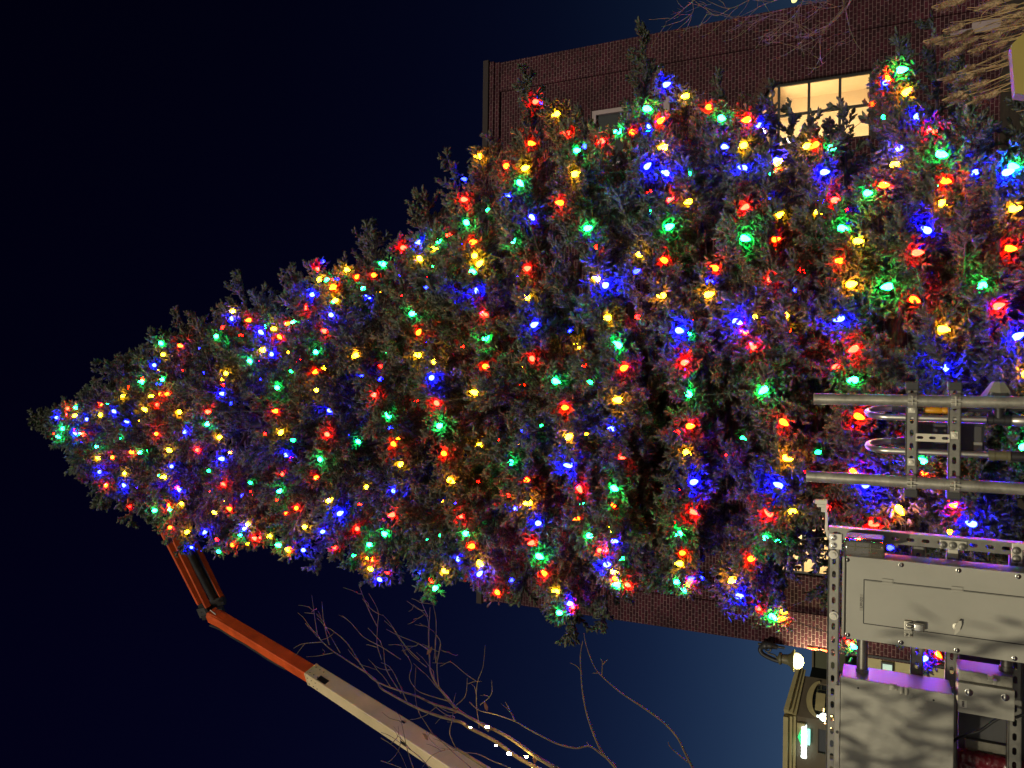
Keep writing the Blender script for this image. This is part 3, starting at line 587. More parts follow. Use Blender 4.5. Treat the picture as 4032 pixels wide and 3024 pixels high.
# ------------------------------------------------------------------ conduit rack in the middle: two posts and two slotted channels
YR = 3.3
def pz(X, Y, y=YR): return P(X, Y, y)
def strut_h(bm, x0, x1, y, zc, w=.041, dpt=.041, pitch=.05, flip=False):      # slotted channel lying level, slots to the camera
    t = .0028; n = int((x1-x0)/pitch); off = ((x1-x0)-n*pitch)/2
    holes = [slot(x0+off+pitch*(i+.5), zc, .027, .013) for i in range(n)]
    plate(bm, [(x0, zc-w/2), (x1, zc-w/2), (x1, zc+w/2), (x0, zc+w/2)], holes, lambda u, v, d: (u, y+d, v), t)
    for s in (-1, 1):
        za, zb = sorted((zc+s*w/2, zc+s*(w/2-t))); box(bm, x0, x1, y+t+.0002, y+dpt, za, zb)
        za, zb = sorted((zc+s*(w/2-t-.0002), zc+s*(w/2-.010))); box(bm, x0, x1, y+dpt-t, y+dpt, za, zb)
    for s in (-1, 1):                                                        # rolled edges that catch the light
        cyl(bm, (x0, y+.001, zc+s*(w/2-.002)), (x1, y+.001, zc+s*(w/2-.002)), .0032, 6)
def strut_v(bm, xc, y, z0, z1, w=.041, dpt=.041, pitch=.05):
    t = .0028; n = int((z1-z0)/pitch)
    holes = [[(xc+(b-0), a) for a, b in slot(z1-.03-pitch*i, 0, .027, .013)] for i in range(n)]
    plate(bm, [(xc-w/2, z0), (xc+w/2, z0), (xc+w/2, z1), (xc-w/2, z1)], holes, lambda u, v, d: (u, y+d, v), t)
    for s in (-1, 1):
        xa, xb = sorted((xc+s*w/2, xc+s*(w/2-t))); box(bm, xa, xb, y+t+.0002, y+dpt, z0, z1)
rk = thing('pipe_rack', (pz(3700, 1730).x, YR, 0), 'two upright galvanised pipes joined by two slotted steel channels before the evergreen', 'pipe rack')
rp = .0225
p1t = pz(3205, 1568); p2t = pz(3176, 1871); p1 = pz(3620, 1578); p2 = pz(3620, 1901)
for pt, pm in ((p1t, p1), (p2t, p2)):
    bm = nb(); x = pm.x
    tube(bm, [(x, YR, -.1), (x, YR, pt.z-.004), (x, YR, pt.z), ], [rp, rp, rp], 24, False)
    tube(bm, [(x, YR, pt.z), (x, YR, pt.z-.001), (x, YR, pt.z-.12)], [rp, rp-.003, rp-.003], 24, False)
    # rim between outer and inner wall
    lathe(bm, (x, YR, pt.z), (0, 0, 1), [(0, rp), (.0006, rp-.0015), (0, rp-.003), (-.1, rp-.003)], 24)
    obj('upright_pipe', bm, m_galv, rk, smooth=40)
ch = []
for X in (3590, 3760):
    zc = pz(X, 1730).z; x0 = pz(X, 1950 if X < 3700 else 1958).x; x1 = pz(X, 1515).x; bm = nb()
    strut_h(bm, x0, x1, YR+rp+.002, zc); cs = obj('slotted_channel', bm, m_slot, rk, smooth=30)
    for xe, s in ((x1, 1), (x0, -1)):
        bm = nb(); box(bm, min(xe-.022*s, xe+.012*s), max(xe-.022*s, xe+.012*s), YR+rp-.006, YR+rp+.05, zc-.024, zc+.024, .004); obj('end_cap', bm, m_dark, cs)
    for pm in (p1, p2):
        bm = nb(); x = pm.x; hw = .0155
        for s in (-1, 1):
            pts = [(x+s*(rp+.002)*math.sin(a)*1., YR-(rp+.0025)*math.cos(a), 0) for a in np.linspace(.12, PI/2, 7)]+[(x+s*(rp+.0025), YR+rp+.003, 0)]
            for q0, q1 in zip(pts, pts[1:]):
                c4 = [bm.verts.new((q[0]+o*(q[0]-x)/rp*.0028, q[1]+o*(q[1]-YR)/rp*.0028, zc+h)) for q in (q0, q1) for o in (0, 1) for h in (-hw, hw)]
                for f in ((0, 1, 5, 4), (2, 6, 7, 3), (0, 4, 6, 2), (1, 3, 7, 5)): bm.faces.new([c4[i] for i in f])
        box(bm, x-.009, x-.0055, YR-rp-.016, YR-rp-.001, zc-hw, zc+hw, .001); box(bm, x+.0055, x+.009, YR-rp-.016, YR-rp-.001, zc-hw, zc+hw, .001)
        cyl(bm, (x-.016, YR-rp-.010, zc), (x+.016, YR-rp-.010, zc), .0035, 8); lathe(bm, (x+.016, YR-rp-.010, zc), (1, 0, 0), [(-.002, .0065), (.003, .0065), (.0035, .004)], 6)
        obj('pipe_clamp', bm, m_plate, rk)
    for X2, Y2 in (((3590, 1612), (3591, 1821)) if X < 3700 else ((3758, 1715),)):                # square washers with bolts on the channel
        q = pz(X2, Y2); bm = nb(); box(bm, q.x-.014, q.x+.014, YR+rp-.0035, YR+rp+.0015, zc-.012, zc+.012, .001); lathe(bm, (q.x, YR+rp-.0036, zc), (0, -1, 0), [(0, .0085), (.005, .0085), (.0055, .005)], 6); obj('square_washer', bm, m_white if False else m_plate, rk)
z0, z1 = pz(3741, 1725).z, pz(3606, 1725).z; x0, x1 = pz(3673, 1741).x, pz(3673, 1710).x; bm = nb()
zm, xm = (z0+z1)/2, (x0+x1)/2
plate(bm, [(x0, z0), (x1, z0), (x1, z1), (x0, z1)], [[(xm+b, a) for a, b in slot(zm+o, 0, .023, .011)] for o in (-.042, 0, .042)], lambda u, v, d: (u, YR+rp-.003+d, v), .003)
obj('slotted_bar', bm, m_trim2, rk)

def gooseneck(label, Xt, Yf, Yb, Xfe, Xbe, rad):
    xf = pz(3650, Yf).x; xb = pz(3520, Yb).x; zt = pz(Xt, (Yf+Yb)/2).z; yf, yb = YR+.0, YR+.16
    yf = YR+.05; yb = YR+.21; zl = zt-.075
    t = thing('bent_conduit', (xf, yf, pz(Xfe, Yf).z), label, 'conduit', 'bent conduits on the pipe rack')
    pts = [(xf, yf, pz(Xfe, Yf).z), (xf, yf, zl)]
    for k in range(1, 14):
        a = PI*k/14; pts.append((xf+(xb-xf)*(1-math.cos(a))/2, yf+(yb-yf)*(1-math.cos(a))/2, zl+.075*math.sin(a)))
    ze = pz(Xbe, Yb, yb).z
    pts += [(xb, yb, zl), (xb, yb, ze)]
    bm = nb(); tube(bm, pts, rad, 18); obj('pipe', bm, m_alu, t, smooth=50)
    bm = nb(); lathe(bm, (xb, yb, ze+.045), (0, 0, -1), [(0, rad), (.001, rad+.004), (.012, rad+.004), (.013, rad+.001), (.022, rad+.001), (.023, rad+.006), (.05, rad+.006), (.055, rad+.002), (.075, rad)], 12); obj('coupling', bm, m_slot, t, smooth=40)
    return t, xf, yf, xb, yb, ze
g1 = gooseneck('bent aluminium conduit above the black fitting, nearer the dome floodlight', 3412, 1648, 1614, 3890, 3560, .0125)
g2 = gooseneck('bent aluminium conduit ending in an olive plastic sleeve', 3415, 1785, 1752, 3897, 3556, .0125)
# orange cord connector behind the first conduit
q = pz(3690, 1616); t = thing('cord_connector', (q.x, YR+.2, q.z), 'orange plug and socket pair hanging behind the bent conduit', 'cord plug')
bm = nb(); yo = YR+.10; za, zb = pz(3650, 1616, yo).z, pz(3742, 1616, yo).z; x = pz(3690, 1616, yo).x
lathe(bm, (x, yo, za), (0, 0, -1), [(-.012, .009), (0, .012), (.02, .0135), (.045, .014), (.05, .011), (.055, .014), (za-zb-.004, .0145), (za-zb, .01)], 14); obj('plug_body', bm, m_yel, t, smooth=50)
bm = nb(); tube(bm, [(x, yo, za+.07), (x, yo, za+.013)], .006, 8); tube(bm, [(x, yo, zb-.002), (x+.004, yo, zb-.06), (x+.01, yo+.02, zb-.25), (x+.01, yo+.03, 0)], .007, 8); obj('cord', bm, m_rubber, t, smooth=60)
# black fitting under g1 and olive sleeve under g2
xf = g1[1]; t = thing('conduit_tee', (xf, YR+.05, pz(3940, 1650).z), 'black tee fitting at the foot of the bent conduit below the dome floodlight', 'pipe fitting')
z0, z1 = pz(3986, 1652).z, pz(3893, 1652).z; bm = nb(); lathe(bm, (xf, YR+.05, z1), (0, 0, -1), [(0, .015), (.002, .0205), (.018, .0205), (.02, .018), (z1-z0-.02, .018), (z1-z0-.018, .0215), (z1-z0, .0215)], 16)
lathe(bm, (xf+.005, YR+.05, (z0+z1)/2), (1, 0, 0), [(0, .017), (.03, .017), (.031, .02), (.042, .02), (.043, .01)], 16); obj('body', bm, m_dark, t, smooth=40)
bm = nb(); lathe(bm, (xf, YR+.05, z0-.002), (0, 0, -1), [(0, .016), (.01, .021), (.045, .021), (.05, .014), (.3, .0125), (1.5, .0125)], 16); obj('clear_sleeve', bm, m_alu, t, smooth=40)
xf = g2[1]; t = thing('conduit_sleeve', (xf, YR+.05, pz(3950, 1795).z), 'olive brown plastic sleeve below the second bent conduit', 'pipe fitting')
z0, z1 = pz(3985, 1797).z, pz(3896, 1795).z; bm = nb(); lathe(bm, (xf, YR+.05, z1), (0, 0, -1), [(0, .013), (.002, .0215), (.02, .022), (.022, .019), (z1-z0-.012, .0185), (z1-z0-.01, .022), (z1-z0, .022)], 18); obj('sleeve', bm, m_olive, t, smooth=40)
bm = nb(); lathe(bm, (xf, YR+.05, z0-.002), (0, 0, -1), [(0, .017), (.002, .019), (.3, .019), (1.5, .019)], 14); obj('dark_pipe', bm, m_dark, t, smooth=40)
# dome floodlight: grey housing seen from the back
c = pz(3932, 1540); yl = YR+.12; xa = pz(3930, 1572, yl).x; xt = pz(3930, 1503, yl).x; zc = pz(3932, 1540, yl).z; hw = abs(pz(3861, 1540, yl).z-pz(4004, 1540, yl).z)/2
t = thing('floodlight', (xa, yl, zc), 'grey dome backed plastic floodlight beside the upright pipe', 'floodlight')
bm = nb(); h = xt-xa; lathe(bm, (xa, yl, zc), (1, 0, 0), [(-.028, hw*.75), (-.02, hw), (.012, hw), (.016, hw*.98), (h*.85, hw*.5), (h*.97, hw*.42), (h, hw*.36), (h+.0005, 0)], 8); obj('housing', bm, m_boxgrey, t, smooth=25)
bm = nb()
for s in (-1, 1): box(bm, xa+.002, xa+.024, yl-hw-.006, yl-hw+.02, zc+s*.028-.004, zc+s*.028+.004, .002)
box(bm, xa-.004, xa+.02, yl-hw-.004, yl-hw+.01, zc-.02, zc+.02, .004); obj('cooling_rib', bm, m_boxgrey, t)
bm = nb(); x_ = g1[1]; tube(bm, [(xa-.02, yl, zc), (xa-.05, yl-.03, zc), (x_+.045, YR+.05, zc)], [.026, .02, .017], 14); obj('swivel_neck', bm, m_boxgrey, t, smooth=40)
# dark control box behind the channels
x0, x1, z0, z1 = rect(3608, 1776, 3878, 1664, YR+.16); t = thing('control_box', ((x0+x1)/2, YR+.16, z0), 'dark plastic control box behind the two slotted channels', 'control box')
bm = nb(); box(bm, x0, x1, YR+.17, YR+.27, z0, z1, .006); obj('housing', bm, m_navy, t)
bm = nb(); zm = z0+(z1-z0)*.48
for (a, b, c_, d) in ((.08, .46, .55, .72), (.5, .93, .55, .72), (.08, .46, .76, .93), (.56, .93, .76, .93), (.1, .9, .04, .44)):
    box(bm, x0+(x1-x0)*a, x0+(x1-x0)*b, YR+.161, YR+.1695, z0+(z1-z0)*c_, z0+(z1-z0)*d, .003)
obj('cover_panel', bm, m_dgrey, t)
bm = nb(); box(bm, x0+(x1-x0)*.05, x0+(x1-x0)*.35, YR+.155, YR+.1605, z0+.008, z0+(z1-z0)*.16, .002); obj('latch', bm, m_boxgrey, t)

# ------------------------------------------------------------------ equipment rack: strut frame, panel, cabinet, boxes
YF = 3.2
def pf(X, Y, y=YF): return P(X, Y, y)
fr = thing('strut_frame', (pf(3560, 2128).x, YF, 0), 'galvanised steel strut frame carrying the grey electrical boxes', 'strut frame')
xp = pf(3560, 2124).x; ztop = pf(3262, 2110).z; bm = nb(); strut_v(bm, xp, YF, -.05, ztop); obj('post', bm, m_slot, fr, smooth=30)
xl2 = -2.6
bm = nb(); box(bm, xp+.021, xp+.0232, YF-.001, YF+.041, -.05, ztop); obj('post_flange', bm, m_galv, fr)
for X in (3283, 3614, 3752, 4003):
    z = pf(X, 2300).z; bm = nb(); strut_h(bm, xl2 if X in (3283, 4003) else -1.9, xp-.023, YF+.002, z); obj('crossbar', bm, m_slot, fr, smooth=30)
bm = nb(); strut_v(bm, xl2-.03, YF, -.05, ztop); obj('post', bm, m_slot, fr, smooth=30)
def bolt(bm, x, y, z, r=.0105):
    lathe(bm, (x, y, z), (0, -1, 0), [(0, r*1.35), (.002, r*1.35), (.0022, r), (.008, r), (.009, r*.7), (.0095, r*.45), (.004, r*.4)], 12)
for (X0, Y0, X1, Y1, bolts, L2) in ((3266, 2162, 3315, 2101, ((3281, 2116), (3281, 2147)), None), (3700, 2163, 3806, 2128, ((3714, 2145), (3752, 2147), (3790, 2153)), (3738, 2195)), (3984, 2166, 4060, 2140, ((4003, 2168), (4003, 2200)), (3986, 2215))):
    x0, x1, z0, z1 = rect(X0, Y0, X1, Y1, YF-.004); bm = nb(); box(bm, x0, x1, YF-.0085, YF-.0035, z0, z1, .0012)
    if L2: a = pf(L2[0], L2[1], YF-.004); w = .033; zc_ = (pf(bolts[1 if len(bolts) > 2 else 0][0], 2150).z); box(bm, a.x, x0-.0003, YF-.0085, YF-.0035, zc_-w/2, zc_+w/2, .0012)
    b = obj('bracket', bm, m_plate, fr); bm = nb()
    for bx_, by_ in bolts: q = pf(bx_, by_, YF-.0085); bolt(bm, q.x, YF-.0086, q.z)
    obj('bolt', bm, m_chrome if X0 < 3300 else m_slot, b, smooth=35)
q = pf(3281, 2183); bm = nb(); lathe(bm, (q.x, YF-.001, q.z), (0, -1, 0), [(0, .0165), (.0022, .0165), (.0024, .0155), (.0024, .009), (.009, .009), (.0095, .005), (.0095, 0)], 18); obj('washer', bm, m_white, fr, smooth=35)
q = pf(3283, 2424); bm = nb(); lathe(bm, (q.x, YF-.001, q.z), (0, -1, 0), [(0, .0165), (.0022, .0165), (.0024, .0155), (.0024, .009), (.009, .009), (.0095, .005), (.0095, 0)], 18); obj('washer', bm, m_white, fr, smooth=35)

# main breaker panel
YPf = 3.06
x0 = pf(3640, 2556, YPf).x; x1 = pf(3640, 2219, YPf).x; z1 = pf(3318, 2370, YPf).z; z0 = z1-.95
pn = thing('breaker_panel', ((x0+x1)/2, YPf, z0), 'tall grey breaker panel with a hinged door and LPP-D2 lettering', 'breaker panel')
bm = nb(); box(bm, x0+.012, x1-.003, YPf+.004, YF-.0045, z0+.012, z1+.0, .003); obj('enclosure', bm, m_paint2, pn)
bm = nb(); box(bm, x0, x1, YPf, YPf+.0035, z0, z1-.012, .0012); obj('cover', bm, m_paint, pn)
bm = nb(); box(bm, x0+.006, x1-.002, YPf-.010, YF-.006, z1-.006, z1+.002, .001); obj('rain_lip', bm, m_paint2, pn)
dx0 = pf(3640, 2485, YPf).x; dx1 = pf(3640, 2309, YPf).x; dz1 = pf(3403, 2370, YPf).z; dz0 = z0+.12
bm = nb(); g = .0016
box(bm, dx0+g, dx1-g, YPf-.0035, YPf-.0004, dz0+g, dz1-g, .001); dr = obj('door', bm, m_paint, pn)
bm = nb()                                                     # dark seam round the door
for a in ((dx0-g, dx1+g, dz1, dz1+g*2), (dx0-g, dx1+g, dz0-g*2, dz0), (dx1, dx1+g*1.6, dz0, dz1), (dx0-g*1.6, dx0, dz0, dz1)): box(bm, a[0], a[1], YPf-.0012, YPf-.0002, a[2], a[3])
obj('door_seam', bm, m_black, pn)
for X in (3494, 3768):
    q = pf(X, 2292+.1*(X-3494)*.9, YPf); bm = nb(); box(bm, dx1-.008, dx1+.012, YPf-.0046, YPf-.0037, q.z-.017, q.z+.017, .0008); box(bm, dx1-.009, dx1+.013, YPf-.0030, YPf-.00125, q.z-.0195, q.z-.0175); cyl(bm, (dx1+.001, YPf-.005, q.z-.017), (dx1+.001, YPf-.005, q.z+.017), .002, 8); obj('hinge', bm, m_paint, dr)
scr = [(3336, 2204), (3549, 2224), (3775, 2244), (4010, 2265), (3338, 2513), (3548, 2541), (3768, 2569), (3995, 2597)]
bm = nb()
for X, Y in scr: q = pf(X, Y, YPf); xx = min(max(q.x, x0+.012), x1-.012); lathe(bm, (xx, YPf-.0001, q.z), (0, -1, 0), [(0, .0085), (.001, .0085), (.0014, .0065), (.004, .0045), (.0048, 0)], 14)
obj('cover_screw', bm, m_chrome, pn, smooth=50)
# hasp with padlock
q = pf(3576, 2457, YPf); t = thing('padlock', (q.x, YPf-.02, q.z-.03), 'small steel padlock through the hasp of the breaker panel door', 'padlock')
bm = nb(); box(bm, q.x-.013, q.x+.013, YPf-.034, YPf-.016, q.z-.05, q.z-.016, .004, 3); obj('lock_body', bm, m_chrome, t, smooth=40)
bm = nb(); tube(bm, [(q.x-.008, YPf-.025, q.z-.018)]+[(q.x-.008*math.cos(a), YPf-.025, q.z-.004+.010*math.sin(a)) for a in np.linspace(0, PI, 9)]+[(q.x+.008, YPf-.025, q.z-.018)], .0028, 8); obj('shackle', bm, m_chrome, t, smooth=60)
bm = nb(); box(bm, q.x-.019, q.x+.014, YPf-.015, YPf-.0037, q.z-.011, q.z+.013, .002); box(bm, q.x-.044, q.x-.0195, YPf-.007, YPf-.0037, q.z-.014, q.z+.012, .0015); cyl(bm, (q.x-.018, YPf-.009, q.z-.011), (q.x-.018, YPf-.009, q.z+.013), .004, 10)
box(bm, q.x-.003, q.x+.003, YPf-.030, YPf-.0155, q.z-.008, q.z+.006, .001); bolt(bm, q.x-.036, YPf-.007, q.z+.005, .0035); bolt(bm, q.x-.036, YPf-.007, q.z-.008, .0035); obj('hasp', bm, m_plate, dr)
q = pf(3768, 2466, YPf); bm = nb(); lathe(bm, (q.x, YPf-.0036, q.z), (0, -1, 0), [(0, .014), (.003, .014), (.004, .008), (.018, .007)], 14)
hv = [(-.024, .0), (-.008, .0085), (.012, .0085), (.026, .004), (.026, -.004), (.012, -.007), (-.008, -.006), (-.024, -.002)]
plate(bm, [(q.x+a, q.z-b-.0*a) for a, b in hv], [], lambda u, v, d: (u, YPf-.024+d, v-(u-q.x)*.3), .006); obj('door_handle', bm, m_plate, dr)
q = pf(3392, 2372, YPf); bm = nb(); box(bm, q.x-.03, q.x+.03, YPf-.0012, YPf-.0003, q.z-.006, q.z+.006, .0004); nm = obj('name_plate', bm, m_paint2, pn)
text_part('lettering', 'LPP-D2', .0125, (q.x, YPf-.0016, q.z), m_ink, nm, .0004)

# weatherproof outlet cover
YO = 2.985; x0o, x1o, z0o, z1o = rect(3322, 2197, 3484, 2133, YO)
ob = thing('outlet_box', ((x0o+x1o)/2, YO, z0o), 'weatherproof outlet box with a smoky clear cover beside the breaker panel', 'outlet box')
bm = nb(); box(bm, x0o, x1o, YO+.002, YO+.085, z0o, z1o, .010, 3); obj('cover', bm, m_smoke, ob, smooth=40)
bm = nb(); box(bm, x0o+.004, x1o-.004, YO+.086, YF-.0095, z0o+.004, z1o-.004, .004); obj('base', bm, m_boxgrey, ob)
bm = nb(); xm = (x0o+x1o)/2
for zz in (z0o+.045, z1o-.04): box(bm, xm-.018, xm+.018, YO+.055, YO+.0855, zz-.022, zz+.022, .006)
obj('socket', bm, m_olive, ob)
bm = nb(); w = z1o-z0o; xr_b = x0o+(x1o-x0o)*.62
box(bm, xr_b-.0015, xr_b+.0015, YO-.001, YO+.0015, z0o+.03*w, z1o-.03*w); 
for zz in (z0o+.34*w, z0o+.72*w): box(bm, x0o+(x1o-x0o)*.38, x1o-(x1o-x0o)*.12, YO-.0015, YO+.001, zz-.0018, zz+.0018)
obj('cover_rib', bm, m_olive, ob)
bm = nb(); tube(bm, [(x0o+.02, YO+.03, z0o+.02), (x0o+.03, YO+.02, z0o+.06), (xm, YO+.035, z0o+.09)], .004, 8); obj('plugged_cord', bm, m_dark, ob, smooth=60)

# conduit between panel and cabinet
YC = 3.125; z = pf(3395, 2600, YC).z; xa = pf(3395, 2500, YC).x; xb = pf(3395, 2655, YC).x
t = thing('conduit_nipple', ((xa+xb)/2, YC, z), 'short grey conduit joining the breaker panel and the wide cabinet', 'conduit')
bm = nb(); cyl(bm, (xa, YC, z), (xb-.01, YC, z), .0185, 20); obj('pipe', bm, m_slot, t, smooth=40)
bm = nb(); lathe(bm, (xb+.022, YC, z), (-1, 0, 0), [(0, .0185), (.0005, .022), (.03, .022), (.031, .0185)], 20); obj('hub', bm, m_paint2, t, smooth=40)

# wide cabinet
YCf = 3.03; x1c = pf(3530, 2699, YCf).x; z1c = pf(3308, 2850, YCf).z; z0c = pf(3756, 2850, YCf).z; x0c = x1c-.62
cb = thing('wide_cabinet', ((x0c+x1c)/2, YCf, z0c), 'wide grey metal cabinet with a clasp and leaf shadows on its door', 'cabinet')
bm = nb(); box(bm, x0c, x1c-.004, YCf+.016, YF-.0085, z0c+.004, z1c-.002, .004); obj('enclosure', bm, m_paint, cb)
bm = nb(); box(bm, x0c, x1c, YCf, YCf+.013, z0c, z1c, .003); box(bm, x1c-.0115, x1c-.0045, YCf+.0132, YCf+.03, z0c+.001, z1c-.001, .001); cd = obj('door', bm, m_paint, cb)
bm = nb(); box(bm, x0c, x1c-.002, YCf-.004, YCf+.04, z1c+.0005, z1c+.004, .001); box(bm, x0c, x1c-.09, YF-.012, YF-.0088, z1c+.004, z1c+.026, .001); obj('top_flange', bm, m_paint2, cb)
bm = nb()
for X, Y in ((3286, 2686), (3286, 2880)): q = pf(X, Y, YF-.012); cyl(bm, (q.x, YF-.0135, z1c+.016), (q.x, YF-.0118, z1c+.016), .006, 12)
for X, Y in ((3379, 2709), (3676, 2757)): q = pf(X, Y, YCf); cyl(bm, (q.x, YCf-.0006, q.z), (q.x, YCf+.002, q.z), .0035, 10)
obj('mounting_hole', bm, m_black, cb)
q = pf(3540, 2712, YCf); bm = nb(); xq = x1c
box(bm, xq-.018, xq+.006, YCf-.006, YCf-.0005, q.z+.006, q.z+.030, .002); box(bm, xq-.024, xq+.003, YCf-.012, YCf-.0005, q.z-.012, q.z-.003, .002); box(bm, xq-.026, xq+.002, YCf-.010, YCf-.0005, q.z-.027, q.z-.018, .002)
lathe(bm, (xq-.005, YCf-.006, q.z+.018), (0, -1, 0), [(0, .008), (.006, .008), (.007, .004)], 12); obj('clasp', bm, m_plate, cd)

# disconnect switch box
YD = 3.05; x0d, x1d, z0d, z1d = rect(3772, 2823, 3996, 2700, YD); x1d = pf(3880, 2652, YD+.02).x; xs = pf(3880, 2703, YD).x
db = thing('disconnect_box', ((x0d+x1d)/2, YD, z0d), 'small grey disconnect box with two screws and a white sticker', 'switch box')
bm = nb(); box(bm, x0d+.008, x1d, YD+.02, YF-.009, z0d+.004, z1d-.002, .003); obj('enclosure', bm, m_paint2, db)
bm = nb(); box(bm, x0d, xs, YD, YD+.0195, z0d, z1d, .003); cv = obj('cover', bm, m_paint, db)
bm = nb()
for X, Y in ((3815, 2726), (3958, 2746)): q = pf(X, Y, YD); lathe(bm, (q.x, YD-.0002, q.z), (0, -1, 0), [(0, .0125), (.0015, .0125), (.002, .0095), (.004, .008), (.0045, 0)], 16)
obj('cover_screw', bm, m_chrome, cv, smooth=50)
for X, Y in ((3806, 2670), (3846, 2676), (3962, 2688)):
    bm = nb(); q = pf(X, Y, YD+.02); lathe(bm, (q.x, YD+.0198, q.z), (0, -1, 0), [(0, .0145), (.0012, .0145), (.0012, .0132), (.0003, .013), (.0003, 0)], 20); obj('knockout', bm, m_paint2, db, smooth=40)
q = pf(3908, 2678, YD); bm = nb(); box(bm, q.x-.008, q.x+.012, YD+.004, YD+.0195, q.z-.004, q.z+.014, .002); box(bm, q.x-.012, q.x+.006, YD-.012, YD+.0035, q.z-.012, q.z+.0, .002); obj('lock_tab', bm, m_plate, db)
q = pf(3792, 2771, YD); bm = nb(); box(bm, q.x-.0125, q.x+.0125, YD-.0012, YD-.0003, q.z-.011, q.z+.011); st = obj('sticker', bm, m_white, cv)
bm = nb(); 
for k in range(4): box(bm, q.x-.009+k*.0048, q.x-.0055+k*.0048, YD-.0018, YD-.0013, q.z-.0035, q.z+.0035)
obj('sticker_print', bm, m_ink, st)
YN = 3.13; z = pf(3962, 2600, YN).z; xa = pf(3962, 2570, YN).x; xb = pf(3962, 2642, YN).x; t = thing('conduit_nipple', ((xa+xb)/2, YN, z), 'stubby conduit above the small disconnect box', 'conduit')
bm = nb(); cyl(bm, (xa, YN, z), (xb, YN, z), .0175, 18); lathe(bm, (xb+.017, YN, z), (-1, 0, 0), [(0, .0175), (.0005, .022), (.022, .022), (.023, .0175)], 18); obj('pipe', bm, m_slot, t, smooth=40)
# boards and tarp behind the disconnect box
x0, x1, z0, z1 = rect(3700, 2995, 4080, 2560, YF+.09); t = thing('back_board', ((x0+x1)/2, YF+.09, z0), 'charcoal backing board behind the small disconnect box', 'board')
bm = nb(); box(bm, x0, x1, YF+.09, YF+.11, z0-.2, pf(3775, 2700, YF+.09).z, .003); obj('sheet', bm, m_dgrey, t)
x0, x1, z0, z1 = rect(3800, 2985, 3964, 2928, YF+.06); bm = nb(); box(bm, x0, x1, YF+.07, YF+.088, z0, z1, .003); obj('patch', bm, m_conc, t)
z = pf(3982, 2900).z; 
x0, x1, z0, z1 = rect(3766, 3060, 4120, 2978, YF+.06); bm = nb(); n = 16
gv = [[bm.verts.new((x0-.25+(x1-x0+.25)*i/n, YF+.055+.02*math.sin(i*1.7+j)*math.cos(j*1.1), z0+(z1-z0)*j/n)) for i in range(n+1)] for j in range(n+1)]
for j in range(n):
    for i in range(n): bm.faces.new((gv[j][i], gv[j][i+1], gv[j+1][i+1], gv[j+1][i]))
o = obj('tarp', bm, m_tarp, smooth=180); mo = o.modifiers.new('thick', 'SOLIDIFY'); mo.thickness = .004; tag(o, 'crumpled dark red plastic sheet below the grey backing board', 'tarp')
# black cable
pts = [pf(3755, 2918, YF-.02), pf(3800, 2895, YF-.06), pf(3860, 2876, YF-.08), pf(3915, 2838, YF-.09), pf(3950, 2826, YF-.09), pf(4000, 2824, YF-.07), pf(4060, 2800, YF-.05), pf(4200, 2740, YF-.04)]
def smoothp(pts, m=6):
    out = []; n = len(pts)
    for i in range(n-1):
        p0, p1, p2, p3 = pts[max(0, i-1)], pts[i], pts[i+1], pts[min(n-1, i+2)]
        for k in range(m):
            t = k/m; out.append(.5*((2*p1)+(p2-p0)*t+(2*p0-5*p1+4*p2-p3)*t*t+(3*p1-p0-3*p2+p3)*t**3))
    return out+[pts[-1]]
bm = nb(); tube(bm, smoothp([pf(3740, 2960, YF-.0)]+pts), .0048, 8); o = obj('cable', bm, m_rubber, smooth=60); tag(o, 'black cable running from the wide cabinet past the disconnect box', 'cable')
# photocell on its arm
ya = YF+.02; q0 = pf(3254, 2092, ya); q1 = pf(3254, 1966, ya); t = thing('light_sensor', (q0.x, ya, q0.z), 'white stepped light sensor on a thin arm at the frame top', 'light sensor')
bm = nb(); box(bm, q0.x, pf(3254, 2016, ya).x, ya-.006, ya+.006, q0.z-.005, q0.z+.005, .0015); box(bm, q0.x-.03, q0.x+.004, ya-.0075, ya+.0075, ztop+.001, ztop+.004); tube(bm, [(q0.x-.02, ya, ztop+.003), (q0.x+.002, ya, q0.z)], .0045, 8); obj('arm', bm, m_white, t)
bm = nb(); zA = pf(3258, 1975, ya).z
for (Xa, Ya, Yb) in ((3211, 1967, 1984), (3217, 1984.4, 1996), (3234, 1996.4, 2015)):
    x0, x1, z0, z1 = rect(Xa, Yb, 3258, Ya, ya); box(bm, x0, x1, ya-.014, ya+.014, zA, z1, .002)
obj('head', bm, m_white, t)
c = pf(3211, 1975, ya); bm = nb(); dome(bm, (c.x, ya, c.z+.0005), (0, 0, 1), .0085, .009); obj('lens', bm, m_lens, t, smooth=180)

# ------------------------------------------------------------------ boom lift
def beam(bm, A, B, w0, h0, w1, h1, up, ch=.22):
    A, B = Vector(A), Vector(B); t = (B-A).normalized(); s = t.cross(Vector(up)).normalized(); u = s.cross(t)
    def ring(c, w, h): k = ch*min(w, h); return [bm.verts.new(c+s*a+u*b) for a, b in ((-w/2, -h/2+k), (-w/2+k, -h/2), (w/2-k, -h/2), (w/2, -h/2+k), (w/2, h/2-k), (w/2-k, h/2), (-w/2+k, h/2), (-w/2, h/2-k))]
    r0, r1 = ring(A, w0, h0), ring(B, w1, h1)
    for i in range(8): bm.faces.new((r0[i], r0[(i+1) % 8], r1[(i+1) % 8], r1[i]))
    bm.faces.new(r0[::-1]); bm.faces.new(r1)
J = PZ(838, 2420, 15.6); Mid = PZ(1232, 2656, 13.8); Low = PZ(1800, 3020, 11.6)
dirb = (Low-Mid).normalized(); base = Mid+dirb*((Mid.z-1.9)/-dirb.z)
